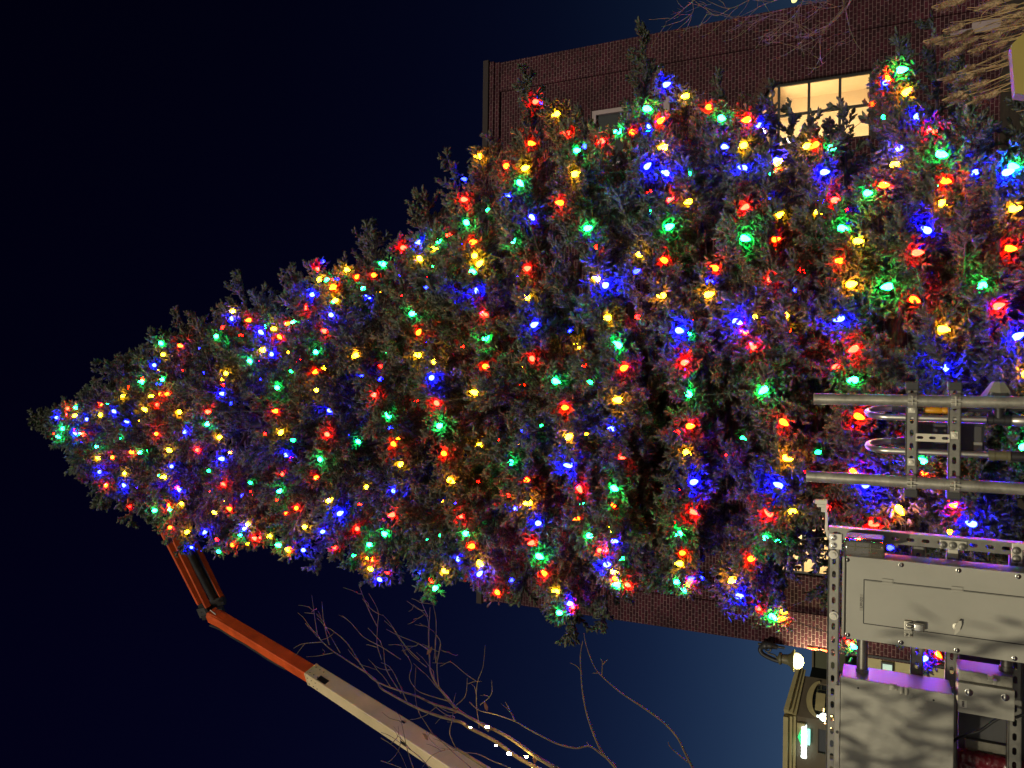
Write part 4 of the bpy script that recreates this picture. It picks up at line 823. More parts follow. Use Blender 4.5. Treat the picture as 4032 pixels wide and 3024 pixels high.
bl_ = thing('boom_lift', (base.x, base.y, 0), 'boom lift with a cream main boom and orange upper boom reaching the tree tip', 'boom lift')
t_ = (Mid-Low).normalized(); v_ = (Mid-CAM).normalized(); v_ = (v_-t_*v_.dot(t_)).normalized(); upv = Matrix.Rotation(R(27), 3, t_)@v_
bm = nb(); beam(bm, base, Mid, .37, .37, .28, .28, upv, .05); mb = obj('main_boom', bm, m_cream, bl_)
tb = (Mid-base).normalized(); s_ = tb.cross(upv).normalized(); u_ = s_.cross(tb)
def on_beam(t, su, du, half): # a point on a face of the upper stretch
    return Mid-tb*t+s_*su+u_*du
for (t, fc, o_, a, b) in ((.42, 'd', .06, .12, .05), (2.55, 'r', -.02, .06, .03), (2.35, 'd', -.06, .04, .015), (4.4, 'r', 0, .07, .03)):
    bm = nb(); c = Mid-tb*t; half = .14+.0085*t
    n_ = (-u_ if fc == 'd' else s_); tt = (s_ if fc == 'd' else u_); c = c+n_*(half+.0015)+tt*o_
    vs = [bm.verts.new(c+tb*x+tt*y) for x, y in ((-a, -b), (a, -b), (a, b), (-a, b))]; vs2 = [bm.verts.new(v.co-n_*.006) for v in vs]
    bm.faces.new(vs); bm.faces.new(vs2[::-1])
    for i in range(4): bm.faces.new((vs[i], vs[(i+1) % 4], vs2[(i+1) % 4], vs2[i]))
    obj('inspection_slot', bm, m_black, mb)
bm = nb()
for k in range(3):
    for n_, tt in ((-u_, s_), (s_, u_)):
        for o_ in (-.07, .07): dome(bm, Mid-tb*(.06+.11*k)+n_*.141+tt*o_, n_, .012, .010, 8, 2)
obj('boom_bolt', bm, m_dark, mb)
bm = nb(); beam(bm, Mid-tb*.3, J, .24, .24, .24, .24, upv, .06); beam(bm, J-(J-Mid).normalized()*.5, J-(J-Mid).normalized()*.02, .245, .245, .30, .27, upv); ub = obj('upper_boom', bm, m_orange, bl_)
tu = (J-Mid).normalized()
for (t, fc, a, b) in ((1.05, 'd', .05, .02), (1.0, 'd', .02, .02), (1.75, 'd', .035, .02)):
    bm = nb(); n_ = -u_ if fc == 'd' else s_; tt = s_; c = J-tu*t+n_*.122+tt*(.03 if a > .03 else -.02)
    vs = [bm.verts.new(c+tu*x+tt*y) for x, y in ((-a, -b), (a, -b), (a, b), (-a, b))]; vs2 = [bm.verts.new(v.co-n_*.02) for v in vs]; bm.faces.new(vs); bm.faces.new(vs2[::-1])
    for i in range(4): bm.faces.new((vs[i], vs[(i+1) % 4], vs2[(i+1) % 4], vs2[i]))
    obj('inspection_slot', bm, m_black, ub)
# jib: two parallel orange arms and a dark cylinder
JA = PZ(778, 2374, 15.6); JT = PZ(618, 2060, 15.0); off = PZ(800, 2392, 15.6)-PZ(778, 2374, 15.6)
w = PZ(822, 2392, 15.6)
def jib(bx, by, tx, ty, wd, zc0=15.6, zc1=14.9): bm = nb(); beam(bm, PZ(bx, by, zc0), PZ(tx, ty, zc1), wd, wd*1.1, wd*.95, wd, Vector((.2, -.9, .4)), .15); return bm
obj('jib_arm', jib(788, 2372, 630, 2065, .13), m_orange, bl_); obj('jib_arm', jib(818, 2386, 662, 2068, .115, 15.4, 14.7), m_orange, bl_); obj('jib_arm', jib(874, 2352, 742, 2078, .085, 15.7, 15.0), m_orange, bl_)
bm = nb(); tube(bm, [PZ(846, 2362, 15.7), PZ(700, 2080, 15.0)], .085, 12); tube(bm, [PZ(860, 2340, 15.65), PZ(760, 2130, 15.1)], .03, 8); obj('jib_cylinder', bm, m_dark, bl_, smooth=50)
bm = nb(); beam(bm, PZ(786, 2378, 15.7), PZ(884, 2362, 15.7), .16, .2, .2, .16, Vector((0, 0, 1))); beam(bm, PZ(800, 2420, 15.6), PZ(880, 2405, 15.6), .2, .22, .18, .16, Vector((0, 0, 1))); beam(bm, PZ(800, 2390, 15.6), PZ(812, 2426, 15.6), .16, .3, .14, .28, Vector((0, 0, 1))); obj('knuckle', bm, m_dark, bl_)
bm = nb(); tube(bm, [PZ(828, 2402, 15.4), PZ(850, 2420, 15.35)], .012, 6); obj('pivot_pin', bm, m_chrome, bl_)
bm = nb()                                                      # hydraulic hoses along the far edge of the boom
for o_ in (0, .03): tube(bm, smoothp([J-tu*.1+u_*.1+s_*(.15+o_)]+[J-tu*(.35+.42*i)+u_*(.10+o_+.012*math.sin(i*2.1))+s_*.128 for i in range(6)], 4), .010, 6)
obj('hydraulic_hose', bm, m_rubber, ub, smooth=60)
bm = nb(); beam(bm, Mid-tb*.02, Mid+tb*.015, .292, .292, .292, .292, upv, .05); obj('end_collar', bm, m_cream, mb)
# basket (mostly hidden by the foliage): orange rails
bk = PZ(700, 1900, 14.9); bm = nb(); lathe_pts = []
cz = bk.z
for zz in (0, .5, 1.0): tube(bm, smoothp([Vector((bk.x+a, bk.y+b, cz+zz)) for a, b in ((-.45, -.3), (.45, -.3), (.5, .3), (-.5, .3), (-.45, -.3))], 5), .022, 8)
for a, b in ((-.45, -.3), (.45, -.3), (.5, .3), (-.5, .3)): tube(bm, [(bk.x+a, bk.y+b, cz), (bk.x+a, bk.y+b, cz+1.0)], .022, 8)
box(bm, bk.x-.48, bk.x+.48, bk.y-.32, bk.y+.32, cz-.04, cz); obj('basket', bm, m_orange, bl_, smooth=50)
bm = nb(); rr = [PZ(x, y, 14.3) for x, y in ((470, 1895), (452, 1905), (445, 1922), (450, 1940), (468, 1952), (490, 1962))]; tube(bm, smoothp(rr, 5)+[PZ(520, 1930, 14.5)], .022, 8); obj('hoop_rail', bm, m_orange, bl_, smooth=60)
# chassis below the frame
bx_, by_ = base.x, base.y; bm = nb(); box(bm, bx_-1.1, bx_+1.1, by_-.75, by_+1.6, .5, .95, .06); obj('chassis', bm, m_dgrey, bl_)
bm = nb(); box(bm, bx_-.6, bx_+.6, by_-.35, by_+1.5, .96, 1.75, .08); box(bm, bx_-.16, bx_+.16, by_-.2, by_+.2, 1.76, 2.0, .03); obj('turntable', bm, m_orange, bl_)
for sx in (-1, 1):
    for sy in (-.4, 1.25):
        bm = nb(); c = (bx_+sx*1.12, by_+sy, .42); lathe(bm, (c[0]-.13*sx, c[1], c[2]), (sx, 0, 0), [(0, .2), (.001, .40), (.04, .44), (.2, .44), (.25, .39), (.251, .2)], 22); wh = obj('wheel', bm, m_rubber, bl_, smooth=40)
        bm = nb(); lathe(bm, (c[0]+.08*sx, c[1], c[2]), (sx, 0, 0), [(0, .2), (.03, .19), (.032, .06), (.06, .05), (.06, 0)], 18); obj('rim', bm, m_white, wh, smooth=40)

# ------------------------------------------------------------------ bare trees
def grow(bm, px, y0, r0, r1, jitter=.25, twigs=6, tl=.35, seed=0, ydrift=0.):
    rd = random.Random(seed); n = len(px); ph = rd.random()*6
    pts = [P(X, Y, y0+ydrift*i/(n-1)+jitter*math.sin(i*.8+ph)*.3) for i, (X, Y) in enumerate(px)]
    pts = smoothp(pts, 5); m = len(pts)
    tube(bm, pts, [r0+(r1-r0)*i/(m-1) for i in range(m)], 6)
    for k in range(twigs):
        i = rd.randrange(m//5, m-1); p = pts[i]; d = (pts[min(m-1, i+1)]-pts[max(0, i-1)]).normalized(); rr = (r0+(r1-r0)*i/(m-1))
        sd = Vector((rd.uniform(-1, 1), rd.uniform(-1, 1), rd.uniform(-.4, 1))).normalized(); d2 = (d*.8+sd*.9).normalized(); L = tl*rd.uniform(.4, 1.1); q = [p]
        for j in range(5): d2 = (d2+Vector((rd.uniform(-.3, .3), rd.uniform(-.3, .3), rd.uniform(-.15, .35)))).normalized(); q.append(q[-1]+d2*L/5)
        tube(bm, q, [min(.0032, rr*.6), .0027, .0023, .002, .0017, .0014], 5)
        if rd.random() < .5:
            e = q[3]; d3 = (d2+Vector((rd.uniform(-1, 1), rd.uniform(-1, 1), rd.uniform(-.5, 1)))).normalized(); tube(bm, [e, e+d3*L*.25, e+d3*L*.45+Vector((0, 0, .02))], [.002, .0016, .0012], 4)
def zz(o, s, l): return [(o[0]+x*s, o[1]+y*s) for x, y in l]
A1 = (1500, 2500); SA = .36166; A2 = (1800, 2200); SB = .5425; A3 = (1000, 2000)
YB1 = 4.3
ROOT = [(2700, 3330), (3000, 3500)]
limbs = [
 (zz(A1, SA, [(1900, 1449), (1700, 1330), (1400, 1120), (1170, 1000), (930, 880), (800, 780), (730, 690), (620, 560), (540, 400), (530, 250), (522, 20), (535, -300)])[::1], .017, .003),
 (zz(A1, SA, [(1800, 1500), (1500, 1340), (1250, 1160), (960, 1010), (870, 950), (650, 890), (450, 820), (280, 740), (100, 640), (0, 580)])+zz(A3, SA, [(1300, 1850), (1000, 1650), (870, 1565), (740, 1455), (685, 1375), (560, 1258)]), .016, .0025),
 (zz(A1, SA, [(1170, 1040), (1070, 960), (850, 840), (570, 750), (400, 670), (270, 630), (0, 530)])+zz(A3, SA, [(1230, 1800), (1020, 1480), (850, 1330), (770, 1270), (740, 1020)]), .011, .0022),
]
thin = [
 zz(A1, SA, [(730, 720), (440, 630), (350, 550), (310, 460), (335, 330), (270, 200), (215, 90)]),
 zz(A1, SA, [(1070, 1010), (1040, 760), (1050, 520), (1110, 350), (1135, 110)]), zz(A1, SA, [(1050, 510), (930, 430), (800, 320), (760, 295)]),
 zz(A1, SA, [(1470, 950), (1400, 820), (1360, 740)]), zz(A1, SA, [(1080, 760), (1200, 650), (1205, 490)]), zz(A1, SA, [(820, 765), (920, 660), (940, 470)]),
 zz(A1, SA, [(630, 560), (610, 330), (650, 100), (600, 0)]), zz(A1, SA, [(600, 300), (590, 100), (600, -60)]), zz(A1, SA, [(540, 180), (400, 90), (200, 10), (60, -60)]), zz(A1, SA, [(500, 350), (330, 210), (170, 0)]),
 zz(A1, SA, [(220, 640), (60, 380), (30, 170), (0, 100)]), zz(A1, SA, [(280, 720), (120, 380), (0, 300)]),
 zz(A3, SA, [(1390, 1650), (1340, 1480), (1345, 1290), (1350, 1120), (1250, 930)]), zz(A3, SA, [(1340, 1290), (1250, 1110), (1180, 940), (1140, 830)]),
 zz(A3, SA, [(1600, 1650), (1400, 1520), (1200, 1410), (1100, 1300), (1050, 1245)]), zz(A3, SA, [(1960, 1650), (1980, 1450), (1980, 1200), (1930, 980)]), zz(A3, SA, [(1910, 1650), (1900, 1400), (1885, 1190), (1730, 1050)]),
 zz(A3, SA, [(1890, 1180), (1820, 1020)]), zz(A3, SA, [(1800, 1650), (1640, 1490), (1500, 1280), (1400, 1160)]), zz(A3, SA, [(1910, 1560), (1800, 1480), (1600, 1400), (1480, 1340)]),
 zz(A3, SA, [(690, 1380), (660, 1180), (630, 950)]), zz(A3, SA, [(740, 1460), (530, 1480), (430, 1530)]), zz(A3, SA, [(870, 1575), (700, 1610), (570, 1620)]), zz(A3, SA, [(820, 1490), (760, 1250), (740, 1020)]),
 zz(A3, SA, [(940, 1580), (830, 1390), (780, 1290)]), zz(A3, SA, [(660, 1150), (550, 1140)]), zz(A3, SA, [(1990, 1390), (2030, 1470), (1990, 1640)]),
 zz(A1, SA, [(370, 1500), (290, 1260), (250, 1080), (210, 900), (160, 830)]), zz(A1, SA, [(560, 1480), (400, 1310), (230, 1190), (100, 1100), (0, 1060)]),
 zz(A1, SA, [(1080, 1560), (950, 1420), (820, 1310), (650, 1150), (560, 1070), (480, 950), (400, 810), (370, 600), (380, 350)]),
 zz(A1, SA, [(1600, 1560), (1380, 1440), (1230, 1380), (1060, 1300), (930, 1280), (700, 1240), (620, 1220), (530, 1130), (490, 1040)]), zz(A1, SA, [(700, 1250), (560, 1310), (450, 1440)]), zz(A1, SA, [(820, 1240), (750, 1080), (770, 950), (800, 890), (680, 885), (590, 970)]),
 zz(A1, SA, [(0, 1370), (200, 1440), (300, 1500)]), zz(A1, SA, [(0, 1120), (180, 1250), (280, 1449)]),
]
mids = [
 (zz(A2, SB, [(1200, 1600), (1150, 1519), (1050, 1400), (990, 1270), (940, 1120), (910, 960), (900, 830), (895, 700), (912, 600)]), .0085, .0025),
 (zz(A2, SB, [(1150, 1500), (1050, 1420), (960, 1360), (860, 1375), (720, 1340), (600, 1280), (490, 1220), (420, 1180), (280, 1130), (160, 1100), (90, 1040)]), .0065, .0022),
 (zz(A2, SB, [(1760, 1600), (1710, 1519), (1650, 1400), (1600, 1300), (1500, 1190), (1350, 1080), (1200, 980), (1080, 880), (1000, 790), (940, 640), (920, 540)]), .0075, .002),
]
fine = [zz(A2, SB, [(900, 820), (870, 780), (820, 755)]), zz(A2, SB, [(420, 1180), (380, 1090), (350, 1040)]), zz(A2, SB, [(1050, 850), (1055, 750), (1040, 730)]), zz(A2, SB, [(1055, 770), (1095, 730)]), zz(A2, SB, [(1680, 1480), (1560, 1380), (1530, 1330)]), zz(A2, SB, [(960, 1360), (940, 1330)]), zz(A2, SB, [(1040, 830), (985, 830)])]
rt = P(3150, 3560, YB1+.2); tr_ = thing('bare_tree', (rt.x, rt.y, 0), 'leafless tree with pale twigs and small white lights in front of the boom', 'bare tree')
bm = nb(); k = 0
for px, r0, r1 in limbs: grow(bm, px, YB1, r0*.85, r1*.8, .4, 4, .26, k, .3); k += 1
for px in thin: grow(bm, px, YB1, .0033, .0012, .4, 1, .18, k, .1); k += 1
for px, r0, r1 in mids: grow(bm, px, YB1, r0, r1, .1, 0, .2, k); k += 1
for px in fine: grow(bm, px, YB1, .004, .0018, .1, 0, .15, k); k += 1
for e, r in ((limbs[0][0][0], .017), (limbs[1][0][0], .016), (mids[0][0][0], .0085), (mids[2][0][0], .0075), (thin[-3][0], .01), (thin[29][0], .008), (thin[27][0], .006)):
    tube(bm, smoothp([P(e[0], e[1], YB1), P(e[0]*.6+2900*.4, max(e[1]+120, 3200), YB1+.08), rt+Vector((0, 0, .0))], 6), [r+(.04-r)*(i/12)**1.5 for i in range(13)], 6)
obj('branch', bm, m_twig, tr_, smooth=180)
bm = nb(); tube(bm, [(rt.x, rt.y, -.05), (rt.x+.03, rt.y, rt.z*.5), (rt.x, rt.y, rt.z+.02)], [.075, .06, .045], 10); obj('trunk', bm, m_twig, tr_, smooth=60)
for X, Y, a in ((1912, 2782, 30), (1690, 2563, -30), (2105, 2988, 5), (1675, 2902, 60)):
    bm = nb(); c = P(X, Y, YB1-.02); u = Vector((math.cos(R(a)), .2, math.sin(R(a)))); w = Vector((0, 1, .3)).cross(u).normalized()*.012
    vs = [bm.verts.new(c+u*x+w*y+Vector((0, z, 0))) for x, y, z in ((-.03, 0, 0), (-.01, 1, .004), (.012, .8, .006), (.034, 0, 0), (.012, -.8, .006), (-.01, -1, .004))]; bm.faces.new(vs); obj('dead_leaf', bm, m_deadleaf, tr_)
fl = None
for X, Y, s in ((1853, 2865, .6), (1919, 2863, 1.), (1953, 2935, .6), (2006, 2968, 1.1), (2072, 2980, .8), (2095, 3030, .7)):
    bm = nb(); c = P(X, Y, YB1-.03); lathe(bm, (0, 0, 0), (0, 0, 1), [(-.012, .002), (-.008, .007), (.004, .008), (.014, .004), (.016, 0)], 8)
    if fl is None: fl = obj('fairy_light', bm, m_fairy, smooth=180); o = fl
    else: bm.free(); o = fl.copy(); COL.objects.link(o)
    o.location = c; o.scale = (s, s, s); tag(o, 'small warm white light on a branch of the leafless tree', 'fairy light', 'white lights on the leafless tree')
    
YR2 = 6.2; A4 = (2600, 0)
rt2 = P(3500, -520, YR2); t2 = thing('bare_tree', (rt2.x, rt2.y, 0), 'leafless tree with fine drooping twigs across the brick wall corner', 'bare tree')
big = [[(2100, -60), (2030, 80), (1900, 200), (1750, 380), (1650, 450), (1480, 540)], [(1980, -60), (1995, 100), (1850, 260), (1700, 330), (1560, 430)], [(2020, 100), (2060, 300), (2120, 450), (2212, 580)], [(1580, -60), (1500, 110), (1400, 230), (1250, 360)], [(1860, -40), (1700, 120), (1560, 220)],
       [(1380, -40), (1100, 60), (1040, 100)], [(1000, -20), (760, 90), (560, 30), (480, -20)], [(340, -40), (360, 110), (330, 170)], [(380, -10), (180, 160), (60, 240)], [(1510, 110), (1470, 200), (1480, 330)], [(760, 90), (620, 170), (500, 130)], [(1750, 380), (1740, 560), (1760, 690), (1800, 670)],
       [(2070, -60), (1960, 120), (1800, 300), (1640, 380), (1450, 400), (1300, 320)], [(1350, 100), (1150, 150), (930, 190)], [(1280, 150), (1000, 230), (880, 250)], [(1990, 60), (1800, 90), (1640, 60)]]
bm = nb(); k = 100
for i, l in enumerate(big): grow(bm, zz(A4, SA, l), YR2, .009 if i < 2 else (.005 if i < 6 else .0034), .0015, .5, 4, .36, k, .2); k += 1
for e in (big[0][0], big[3][0], big[5][0], big[6][0]):
    X, Y = A4[0]+e[0]*SA, A4[1]+e[1]*SA; tube(bm, smoothp([P(X, Y, YR2), P(X*.6+3400*.4, Y-220, YR2), rt2], 6), [.011+.004*i/4 for i in range(13)], 6)
obj('branch', bm, m_twig, t2, smooth=180)
bm = nb(); tube(bm, [(rt2.x, rt2.y, -.05), (rt2.x-.04, rt2.y, rt2.z*.5), (rt2.x, rt2.y, rt2.z+.02)], [.09, .07, .045], 10); obj('trunk', bm, m_twig, t2, smooth=60)

# ------------------------------------------------------------------ ornamental grass and its pot
YG = 1.95; gb = P(4330, 60, YG)
gr = thing('ornamental_grass', (gb.x, YG, 0), 'clump of dry ornamental grass with fuzzy tan plumes in the lower corner', 'grass clump')
plumes = [(735, 60, .7), (890, 40, 1.2), (1330, 100, 1.5), (890, 370, .9), (985, 470, 1.1), (1100, 520, .7), (620, 540, .8), (890, 690, 1.35), (1015, 1040, 1.1), (1310, 1270, 1.4), (1215, 1110, .9), (890, 1250, .8), (970, 1275, .6), (1200, 1280, .5), (785, 545, .5), (1080, 885, .5), (1205, 935, .5), (1460, 590, .9), (1500, 390, 1.1), (1640, 230, 1.1), (1210, 640, .7), (1560, 130, 1.0), (1700, 330, .9), (1620, 700, .8), (830, 1010, .5), (1400, 470, .8)]
stems = nb(); rd = random.Random(5)
def gp(x, y, yy): return P(3500+x*.3014, y*.3014, yy)
for i, (x, y, s) in enumerate(plumes):
    yy = YG+rd.uniform(-.15, .2); tip = gp(x-125*s, y+75*s*rd.uniform(.3, 1.2), yy); c = gp(x+110*s, y-60*s, yy); rootp = Vector((gb.x+rd.uniform(-.18, .12), YG+rd.uniform(-.1, .15), .55))
    mid_ = rootp.lerp(c, .6)+Vector((.05, 0, .10)); pts = smoothp([rootp, mid_, c, tip], 6); tube(stems, pts, [.0017-.0009*k/(len(pts)-1) for k in range(len(pts))], 5)
    bm = nb(); d = tip-c; L = d.length; d.normalize(); u, v = frame_of(d); rr = .0125*(.65+.4*s)
    tube(bm, [c, c+d*L*.25, c+d*L*.6, c+d*L*.9], [rr*.35, rr*.6, rr*.5, rr*.15], 7)
    for k in range(420):                                    # soft bristles
        t = rd.random(); a = rd.uniform(0, 2*PI); env = math.sin(PI*min(1, .08+t*.95))**.6; p = c+d*L*t; out = (u*math.cos(a)+v*math.sin(a)); e = p+out*rr*env*rd.uniform(.9, 1.6)+d*.010*rd.uniform(.4, 1.3); w = d.cross(out)*.00055
        q = p+out*rr*.3*env
        bm.faces.new([bm.verts.new(q-w), bm.verts.new(q+w), bm.verts.new(e)])
    obj('plume', bm, m_plume, gr, smooth=180)
for i in range(60):                                        # leaves and loose stems
    x = rd.uniform(700, 1700); y = rd.gauss(560, 420); yy = YG+rd.uniform(-.2, .25); tip = gp(x, y, yy); rootp = Vector((gb.x+rd.uniform(-.22, .14), YG+rd.uniform(-.14, .2), .55)); mid_ = rootp.lerp(tip, rd.uniform(.55, .75))+Vector((rd.uniform(-.02, .06), 0, rd.uniform(.04, .14)))
    if rd.random() < .5: tip = tip+Vector((rd.uniform(-.05, .02), 0, -rd.uniform(.02, .12)))
    pts = smoothp([rootp, mid_, tip], 7); tube(stems, pts, [.0016-.001*k/(len(pts)-1) for k in range(len(pts))], 4)
obj('stem', stems, m_dry, gr, smooth=180)
y = 1.62; a = P(3990, 152, y); b = P(4010, 338, y); c = P(4032, 120, y); dd = P(4032, 326, y)
pt = thing('planter', ((a.x+b.x)/2, y, 0), 'mustard yellow planter side at the frame corner under the dry grass', 'planter')
bm = nb(); outl = [(b.x, b.z), (a.x, a.z), (a.x+.04, a.z-.03), (a.x+.04, -.02), (b.x-.04, -.02), (b.x-.028, b.z-.03)]
outl = [(b.x, b.z), (b.x-.012, b.z-.05), (b.x-.012, 0), (a.x+.24, 0), (a.x+.24, a.z-.26), (a.x, a.z)][::-1]
plate(bm, outl, [], lambda u, v, d: (u, y+d+(a.x+.24-u)*.12, v), .035); obj('side', bm, m_planter, pt)
bm = nb(); box(bm, b.x+.02, a.x+.24, y+.12, y+.55, 0, a.z-.32, .01); obj('pot', bm, m_planter, pt); bm = nb(); box(bm, b.x+.04, a.x+.22, y+.14, y+.53, a.z-.319, a.z-.30); obj('soil', bm, m_ground, pt)

# ------------------------------------------------------------------ far shop, low dark building, lantern, lamps
Y1, Y2 = 40., 41.6
A = P(3093, 2810, Y1); B = P(3137, 2656, Y2); ht = A.z; C = Vector((P(3095, 3024, Y1).x-9, Y1, 0))
sh = thing('corner_shop', (A.x, Y1, 0), 'brown corner shop with a tan cornice, arched window and lit sign', 'shop')
dA = Vector((B.x-A.x, Y2-Y1, 0)); LA = dA.length; dA.normalize(); nA = Vector((dA.y, -dA.x, 0))
ctr = LA*.48; rad = LA*.40
zs = P(3242, 2720, Y1+3).z; vr = P(3203, 2760, Y1+2).z-zs
def fA(u, v, d): p = Vector((A.x, Y1, 0))+dA*u-nA*d; return (p.x, p.y, v+(B.z-ht)*(u/LA)*max(0, v-zs)/(ht-zs))
archo = [(ctr-rad, .3), (ctr+rad, .3)]+[(ctr+rad*math.cos(t), zs+vr*math.sin(t)) for t in np.linspace(0, PI, 19)]
bm = nb(); plate(bm, [(0, -.1), (LA, -.1), (LA, ht-.02), (0, ht-.02)], [archo], fA, .3); obj('side_wall', bm, m_stucco, sh)
wx0, wx1, wz0, wz1 = rect(3221, 2972, 3300, 2877, Y1)
bm = nb(); plate(bm, [(C.x, -.1), (A.x-.004, -.1), (A.x-.004, ht-.02), (C.x, ht-.02)], [[(wx0, wz0), (wx1, wz0), (wx1, wz1), (wx0, wz1)], [(wx0-3.6, wz0), (wx0-.9, wz0), (wx0-.9, wz1), (wx0-3.6, wz1)]], lambda u, v, d: (u, Y1+d, v), .3); obj('front_wall', bm, m_stucco, sh)
for xa in (0, 1):
    bm = nb(); x0, x1 = (wx0, wx1) if xa == 0 else (wx0-3.6, wx0-.9); box(bm, x0-.0, x1, Y1+.12, Y1+.16, wz0, wz1); obj('window', bm, m_pane, sh)
bm = nb(); ring = [(ctr+rad*1.0*math.cos(t), zs+vr*math.sin(t)) for t in np.linspace(.12, PI-.12, 17)]; ro = [(ctr+rad*1.1*math.cos(t), zs+(vr+.3)*math.sin(t)) for t in np.linspace(.12, PI-.12, 17)]
plate(bm, ro+ring[::-1], [], lambda u, v, d: fA(u, v, d-.09), .085); obj('arch_trim', bm, m_cornice, sh)
bm = nb(); plate(bm, archo, [], lambda u, v, d: fA(u, v, d+.15), .03); aw = obj('arched_window', bm, m_pane, sh)
bm = nb()
for k in range(1, 6): u = ctr-rad+2*rad*k/6; plate(bm, [(u-.03, .3), (u+.03, .3), (u+.03, zs+vr*.97*math.sin(math.acos((u-ctr)/rad))), (u-.03, zs+vr*.97*math.sin(math.acos((u-ctr)/rad)))], [], lambda a_, b_, d: fA(a_, b_, d+.11), .035)
for v in (zs, zs+vr*.5, zs-1.1): w_ = rad*.98 if v < zs+.1 else rad*.84; plate(bm, [(ctr-w_, v-.03), (ctr+w_, v-.03), (ctr+w_, v+.03), (ctr-w_, v+.03)], [], lambda a_, b_, d: fA(a_, b_, d+.10), .008)
obj('mullion', bm, m_far, aw)
bm = nb()                                                    # layered cornice on both fronts
for h0, h1, o in ((-.50, -.34, .10), (-.338, -.16, .22), (-.158, .06, .40)):
    plate(bm, [(-.0, ht+h0), (LA+.3, ht+h0), (LA+.3, ht+h1), (-.0, ht+h1)], [], lambda u, v, d: fA(u, v, d-o), o-.003)
    plate(bm, [(C.x, ht+h0), (A.x-.003, ht+h0), (A.x-.003, ht+h1), (C.x, ht+h1)], [], lambda u, v, d: (u, Y1+d-o, v), o-.003)
obj('cornice', bm, m_cornice, sh)
bm = nb(); uu = LA*.42; plate(bm, [(uu-.45, ht-1.75), (uu+.45, ht-1.75), (uu+.45, ht-1.3), (uu-.45, ht-1.3)], [], lambda u, v, d: fA(u, v, d-.06), .055); obj('plaque', bm, m_cornice, sh); bm = nb(); box(bm, A.x-.85, A.x-.25, Y1-.2, Y1-.003, ht-.95, ht-.55, .02); obj('corbel', bm, m_cornice, sh)
bm = nb(); box(bm, C.x, A.x-.2, Y1+.4, Y1+8, 0, ht-.6); obj('roof', bm, m_far, sh)
# lit sign: green roof shape over a white row of rounded letters and a pale bar
sx0, sx1 = P(3168, 2977, Y1).x, P(3168, 2853, Y1).x; z_t, z_b = P(3157, 2910, Y1).z, P(3178, 2910, Y1).z
sg = thing('shop_sign', ((sx0+sx1)/2, Y1-.3, z_b), 'glowing white shop sign with a green roof shape on the brown shop front', 'sign')
n = 9; w = (sx1-sx0)/n; bm = nb()
for k in range(n):
    cx = sx0+w*(k+.5); hh = (z_t-z_b)*(.5 if k % 3 else .56); r_ = w*.47
    pts = [(cx+r_*math.cos(t)*(1 if abs(math.cos(t)) > .3 else .9), (z_t+z_b)/2+hh*math.sin(t)) for t in np.linspace(0, 2*PI, 15)[:-1]]
    plate(bm, pts, [[(cx+r_*.42*math.cos(t), (z_t+z_b)/2+hh*.4*math.sin(t)) for t in np.linspace(0, 2*PI, 9)[:-1]]] if k % 2 else [], lambda u, v, d: (u, Y1-.30+d, v), .12)
obj('lettering', bm, m_signwhite, sg)
bm = nb(); box(bm, sx0-.05, sx1+.02, Y1-.17, Y1-.02, z_b+.02, z_t-.02, .02); obj('backing', bm, m_signwhite, sg)
bm = nb(); g0 = [P(3157, 2921, Y1), P(3145, 2893, Y1), P(3157, 2865, Y1)]; plate(bm, [(p.x, p.z+.02) for p in g0], [], lambda u, v, d: (u, Y1-.28+d, v), .2); obj('green_roof', bm, m_signgreen, sg)
bx0, bx1, bz0, bz1 = rect(3180, 2925, 3191, 2868, Y1); bm = nb(); box(bm, bx0, bx1, Y1-.28, Y1-.05, bz0, bz1, .02); obj('pale_bar', bm, m_signmint, sg)
# wreath-like cluster of lights and white globe by the arched window
c = P(3243, 2824, Y1-.5); t = thing('globe_lamp', c, 'white glowing globe lamp under the arched shop window', 'lamp'); bm = nb(); lathe(bm, c, (0, 0, 1), [(-.2, 0), (-.17, .11), (-.09, .18), (.05, .19), (.15, .12), (.19, .05), (.3, .05), (.3, 0)], 14); obj('globe', bm, m_signwhite, t, smooth=180); bm = nb(); tube(bm, [(c.x, c.y, 0), (c.x, c.y, c.z-.2)], .05, 8); obj('post', bm, m_dark, t, smooth=60)
c = P(3268, 2825, Y1-.8); t = thing('lit_bush', (c.x, c.y, 0), 'small bush covered in warm lights beside the globe lamp', 'lit bush'); rd = random.Random(3); bm = nb(); b2 = nb()
for k in range(46):
    p = c+Vector((rd.gauss(0, .22), rd.gauss(0, .15), rd.uniform(-.75, .28))); lathe(bm, p, (0, 0, 1), [(-.035, 0), (0, .04), (.035, 0)], 6)
for k in range(120):
    p = c+Vector((rd.gauss(0, .25), rd.gauss(0, .2), rd.uniform(-1.9, .25))); d = Vector((rd.uniform(-1, 1), rd.uniform(-1, 1), rd.uniform(0, 1)))*.12; tube(b2, [p, p+d], [.03, .005], 4)
tube(b2, [(c.x, c.y, 0), (c.x, c.y, c.z)], .04, 6)
obj('foliage', b2, m_leaf, t); obj('lights', bm, m_fairy2, t)
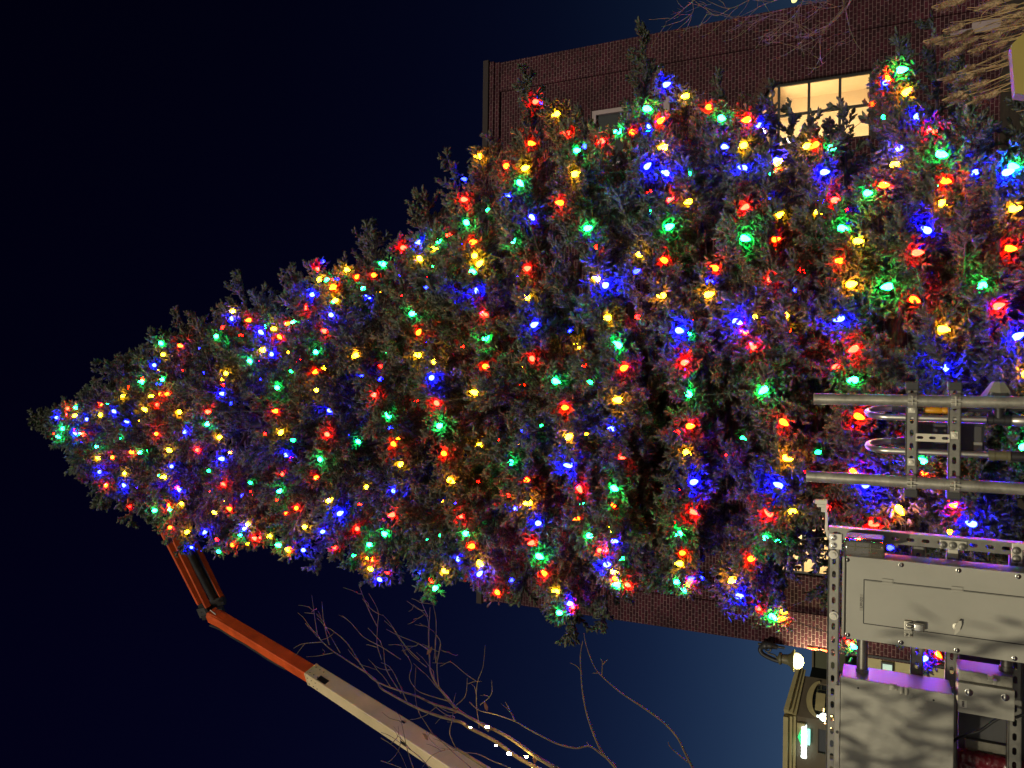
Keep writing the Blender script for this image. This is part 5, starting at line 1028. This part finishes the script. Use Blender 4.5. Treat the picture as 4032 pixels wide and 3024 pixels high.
# dark low building between
x0, x1, z0, z1 = rect(3205, 2692, 3300, 2570, 52); t = thing('low_building', ((x0+x1)/2, 52, 0), 'dark olive flat roofed building beyond the brick corner', 'building'); bm = nb(); box(bm, x0, x1+4, 52, 60, -.1, z1, .03); obj('wall', bm, m_far, t); bm = nb(); box(bm, x0-.1, x1+4.1, 51.8, 60.1, z1+.002, z1+.12, .02); obj('roof', bm, m_stucco, t)
bm = nb()
for k in range(4): box(bm, x0+.3+k*1.2, x0+1.0+k*1.2, 51.96, 51.99, 1.0, 2.2)
obj('window', bm, m_pane, t)
q0, q1, q2, q3, q4 = P(3178, 2550, 17.2), P(3200, 2556, 17.2), P(3219, 2556, 17.2), P(3230, 2557, 17.2), P(3268, 2567, 17.2)
t = thing('neon_strip', (q2.x, 17.2, 0), 'glowing orange red light strips by the brick building edge', 'neon light'); bm = nb(); tube(bm, [q0, q1], [.012, .022], 8); tube(bm, [q1+(q2-q1)*.12, q2], [.022, .024], 8); tube(bm, [q3, q4], [.014, .024], 8); obj('tube', bm, m_neon, t, smooth=180)
bm = nb(); box(bm, q2.x-.02, q2.x+.02, 17.26, 17.3, -.1, q0.z); tube(bm, [q0+Vector((0, .05, 0)), q4+Vector((0, .05, 0))], .01, 6); obj('post', bm, m_dark, t)
x0, x1, z0, z1 = rect(3408, 2640, 3560, 2560, 26); t = thing('low_wall', ((x0+x1)/2, 26, 0), 'pale yellow wall with a mint lit window seen between the grey boxes', 'wall'); bm = nb(); box(bm, x0, x1, 26, 26.3, -.1, z1, .02); obj('wall', bm, m_paleyellow, t)
x0, x1, z0, z1 = rect(3468, 2650, 3520, 2612, 25.8); bm = nb(); box(bm, x0, x1, 25.9, 25.96, z0, z1, .02); w_ = obj('window', bm, m_black, t); bm = nb(); box(bm, x0+.06, x1-.06, 25.87, 25.895, z0+.05, z1-.05); obj('pane', bm, m_signmint2, w_)
# gooseneck lantern on the corner of the brick building
c = P(3140, 2603, YB-.3); yl = c.y; wx = xl-.05
ln = thing('wall_lantern', (wx, yl, c.z+.4), 'glowing bell shaped lantern hanging from a scrolled black bracket on the brick corner', 'lantern')
bm = nb(); pts = [Vector((wx+.02, yl, P(3062, 2530, yl).z)), P(3020, 2540, yl), P(2995, 2552, yl), P(3000, 2572, yl), P(3030, 2590, yl), P(3062, 2602, yl), P(3085, 2603, yl)]
tube(bm, smoothp(pts, 6), [.05, .055, .06, .07, .09, .08, .09, .1, .09, .08, .07, .06]+[.05]*25, 8)
tube(bm, smoothp([P(3010, 2535, yl), P(3035, 2550, yl), P(3028, 2566, yl), P(3012, 2560, yl)], 6), .022, 6); tube(bm, smoothp([P(3022, 2572, yl), P(3050, 2580, yl), P(3062, 2598, yl)], 6), .02, 6); tube(bm, [Vector((wx+.03, yl, P(2985, 2530, yl).z)), Vector((wx+.03, yl, P(3090, 2530, yl).z))], .03, 6)
tube(bm, [Vector((wx+.03, yl, c.z+.55)), Vector((xl+.1, YB+.05, c.z+.55))], .03, 6)
obj('bracket', bm, m_dark, ln, smooth=60)
bm = nb(); kx = .85*(P(3140, 2570, yl).x-P(3140, 2645, yl).x)/2; k1 = P(3126, 2603, yl).z-c.z; lathe(bm, c, (0, 0, 1), [(k1*.9, kx*1.35), (k1+.02, kx*1.25), (k1+.07, kx*.8), (k1+.13, kx*.62), (k1+.24, kx*.55), (k1+.26, kx*.75), (k1+.30, kx*.75), (k1+.33, kx*.3), (k1+.38, .0)], 16); obj('hood', bm, m_olive, ln, smooth=40)
bm = nb(); lathe(bm, c, (0, 0, 1), [(k1-.01, kx*.9), (k1*.4, kx), (-.02, kx*.97), (-.07, kx*.8), (-.11, kx*.45), (-.13, 0)], 16); obj('glass_globe', bm, m_lantern, ln, smooth=180)
# far street lamp seen past the right corner of the brick building
c = P(3126, 2, 27); t = thing('street_lamp', (c.x, c.y, 0), 'distant street lamp glowing past the brick wall corner among twigs', 'street lamp')
bm = nb(); tube(bm, [(c.x, c.y, -.1), (c.x, c.y, c.z-.16)], [.09, .05], 10); obj('pole', bm, m_dark, t, smooth=60); bm = nb(); lathe(bm, c, (0, 0, 1), [(-.09, .03), (-.06, .06), (0, .075), (.06, .06), (.085, 0)], 12); obj('globe', bm, m_farlamp, t, smooth=180)

# leafy shrub between the street light and the boxes: casts the leaf shadows on them
SUN = Vector((-.13, -.82, .33)).normalized()
sc = Vector((-2.7, 1.2, 0)); sb = thing('leafy_shrub', sc, 'tall shrub with long strap leaves standing before the grey boxes', 'shrub'); bm = nb(); st = nb(); rd = random.Random(11)
def strap(bm, p, d, L, w):
    d = d.normalized(); s = d.cross(Vector((rd.uniform(-1, 1), rd.uniform(-1, 1), rd.uniform(-1, 1)))).normalized(); pr = None; droop = rd.uniform(.0, .2)
    for k in range(7):
        t = k/6; c = p+d*L*t+Vector((0, 0, -droop*L*t*t)); ww = w*math.sin(PI*min(.97, .12+t*.86))
        r = (bm.verts.new(c-s*ww), bm.verts.new(c+s*ww))
        if pr: bm.faces.new((pr[0], pr[1], r[1], r[0]))
        pr = r
for k in range(120):
    tgt = Vector((rd.uniform(-1.55, -1.06), 3.04, rd.uniform(1.68, 2.12))) if k % 3 else Vector((rd.uniform(-1.1, -.78), 3.05, rd.uniform(1.5, 1.95)))       # where its shadow lands
    p = tgt+SUN*rd.uniform(1.1, 1.5)
    d = Vector((rd.gauss(.12, .28), rd.uniform(-.3, .3), rd.choice((-1, 1, 1))))
    qx, qy, qz = proj(np.array(p+d.normalized()*.1)); px_, py_, pz_ = proj(np.array(p))
    if min(qy, py_) < 3180: continue
    strap(bm, p, d, rd.uniform(.09, .17), rd.uniform(.009, .0165))
    tube(st, smoothp([Vector((sc.x+rd.uniform(-.1, .1), sc.y+rd.uniform(-.1, .1), .9)), p.lerp(Vector((sc.x, sc.y, p.z)), .45)+Vector((0, 0, .05)), p], 4), [.003, .002, .0012, .0009, .0008, .0008, .0008, .0008, .0008], 4)
tube(st, [(sc.x, sc.y, -.05), (sc.x, sc.y, 1.0)], [.05, .035], 8)
obj('leaf', bm, m_leaf, sb, smooth=180); obj('stem', st, m_twig, sb, smooth=180)

# ------------------------------------------------------------------ night sky, light, camera
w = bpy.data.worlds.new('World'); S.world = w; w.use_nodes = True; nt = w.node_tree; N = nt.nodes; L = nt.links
bg = N['Background']; tc = N.new('ShaderNodeTexCoord'); sx = N.new('ShaderNodeSeparateXYZ'); L.new(tc.outputs['Generated'], sx.inputs[0])
rp_ = N.new('ShaderNodeValToRGB'); e = rp_.color_ramp.elements; rp_.color_ramp.interpolation = 'B_SPLINE'
stops = [(0, (.034, .068, .13)), (.09, (.022, .046, .096)), (.16, (.0118, .027, .068)), (.25, (.0052, .012, .040)), (.36, (.0026, .0050, .022)), (.5, (.0015, .0023, .0140)), (.65, (.0009, .0010, .0088)), (.85, (.0006, .0004, .0060)), (1, (.0004, .0003, .004))]
e[0].position, e[0].color = 0, (*stops[0][1], 1); e[1].position, e[1].color = 1, (*stops[-1][1], 1)
for p_, c_ in stops[1:-1]: k = e.new(p_); k.color = (*c_, 1)
L.new(sx.outputs['Z'], rp_.inputs['Fac'])
mr = N.new('ShaderNodeMapRange'); mr.inputs['From Min'].default_value = -.3; mr.inputs['From Max'].default_value = .5; mr.inputs['To Min'].default_value = 1.1; mr.inputs['To Max'].default_value = .5; L.new(sx.outputs['X'], mr.inputs['Value'])
mx = N.new('ShaderNodeMix'); mx.data_type = 'RGBA'; mx.blend_type = 'MULTIPLY'; mx.inputs[0].default_value = 1; L.new(rp_.outputs['Color'], mx.inputs[6]); L.new(mr.outputs['Result'], mx.inputs[7])
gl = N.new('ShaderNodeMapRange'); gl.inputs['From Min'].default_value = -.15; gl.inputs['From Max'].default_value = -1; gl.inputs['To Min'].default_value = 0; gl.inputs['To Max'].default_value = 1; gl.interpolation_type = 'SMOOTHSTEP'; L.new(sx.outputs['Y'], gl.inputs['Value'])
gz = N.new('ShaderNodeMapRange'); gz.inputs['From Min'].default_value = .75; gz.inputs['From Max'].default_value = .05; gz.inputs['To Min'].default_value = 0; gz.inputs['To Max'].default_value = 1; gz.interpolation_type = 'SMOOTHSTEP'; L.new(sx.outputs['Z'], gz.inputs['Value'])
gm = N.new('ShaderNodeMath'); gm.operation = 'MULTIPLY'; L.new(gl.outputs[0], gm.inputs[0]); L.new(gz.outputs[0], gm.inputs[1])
sky_fill = N.new('ShaderNodeMix'); sky_fill.data_type = 'RGBA'; sky_fill.blend_type = 'ADD'; sky_fill.inputs[7].default_value = (.64, .57, .42, 1)      # warm fill added to the unseen sky behind the viewer, softening shadows
L.new(gm.outputs[0], sky_fill.inputs[0]); L.new(mx.outputs[2], sky_fill.inputs[6]); L.new(sky_fill.outputs[2], bg.inputs['Color']); bg.inputs['Strength'].default_value = 1
ld = bpy.data.lights.new('night_key', 'SUN'); ld.energy = 1.65; ld.color = (1, .89, .64); ld.angle = R(1.4)
lo = bpy.data.objects.new('night_key', ld); COL.objects.link(lo); lo.rotation_euler = SUN.to_track_quat('Z', 'Y').to_euler()
pl = bpy.data.lights.new('lantern_light', 'POINT'); pl.energy = 170; pl.color = (1, .88, .45); pl.shadow_soft_size = .12
po = bpy.data.objects.new('lantern_light', pl); COL.objects.link(po); cc = P(3140, 2603, YB-.3); po.location = cc+Vector((0, -.12, -.32))
cd_ = bpy.data.cameras.new('camera'); cam = bpy.data.objects.new('camera', cd_); COL.objects.link(cam)
cd_.sensor_fit = 'HORIZONTAL'; cd_.sensor_width = 36; cd_.lens = 36*F/4032; cd_.clip_start = .05; cd_.clip_end = 2000
X = -UP; Y = RIGHT; Z = -_f
cam.matrix_world = Matrix(((X.x, Y.x, Z.x, CAM.x), (X.y, Y.y, Z.y, CAM.y), (X.z, Y.z, Z.z, CAM.z), (0, 0, 0, 1)))
S.camera = cam
S.view_settings.view_transform = 'Standard'; S.view_settings.look = 'None'; S.view_settings.exposure = 0; S.view_settings.gamma = 1
S.render.engine = 'CYCLES'; S.cycles.use_denoising = True; S.cycles.max_bounces = 6; S.cycles.diffuse_bounces = 3; S.cycles.transparent_max_bounces = 12; S.cycles.sample_clamp_indirect = 3
S.cycles.use_light_tree = True; S.cycles.caustics_reflective = False; S.cycles.caustics_refractive = False
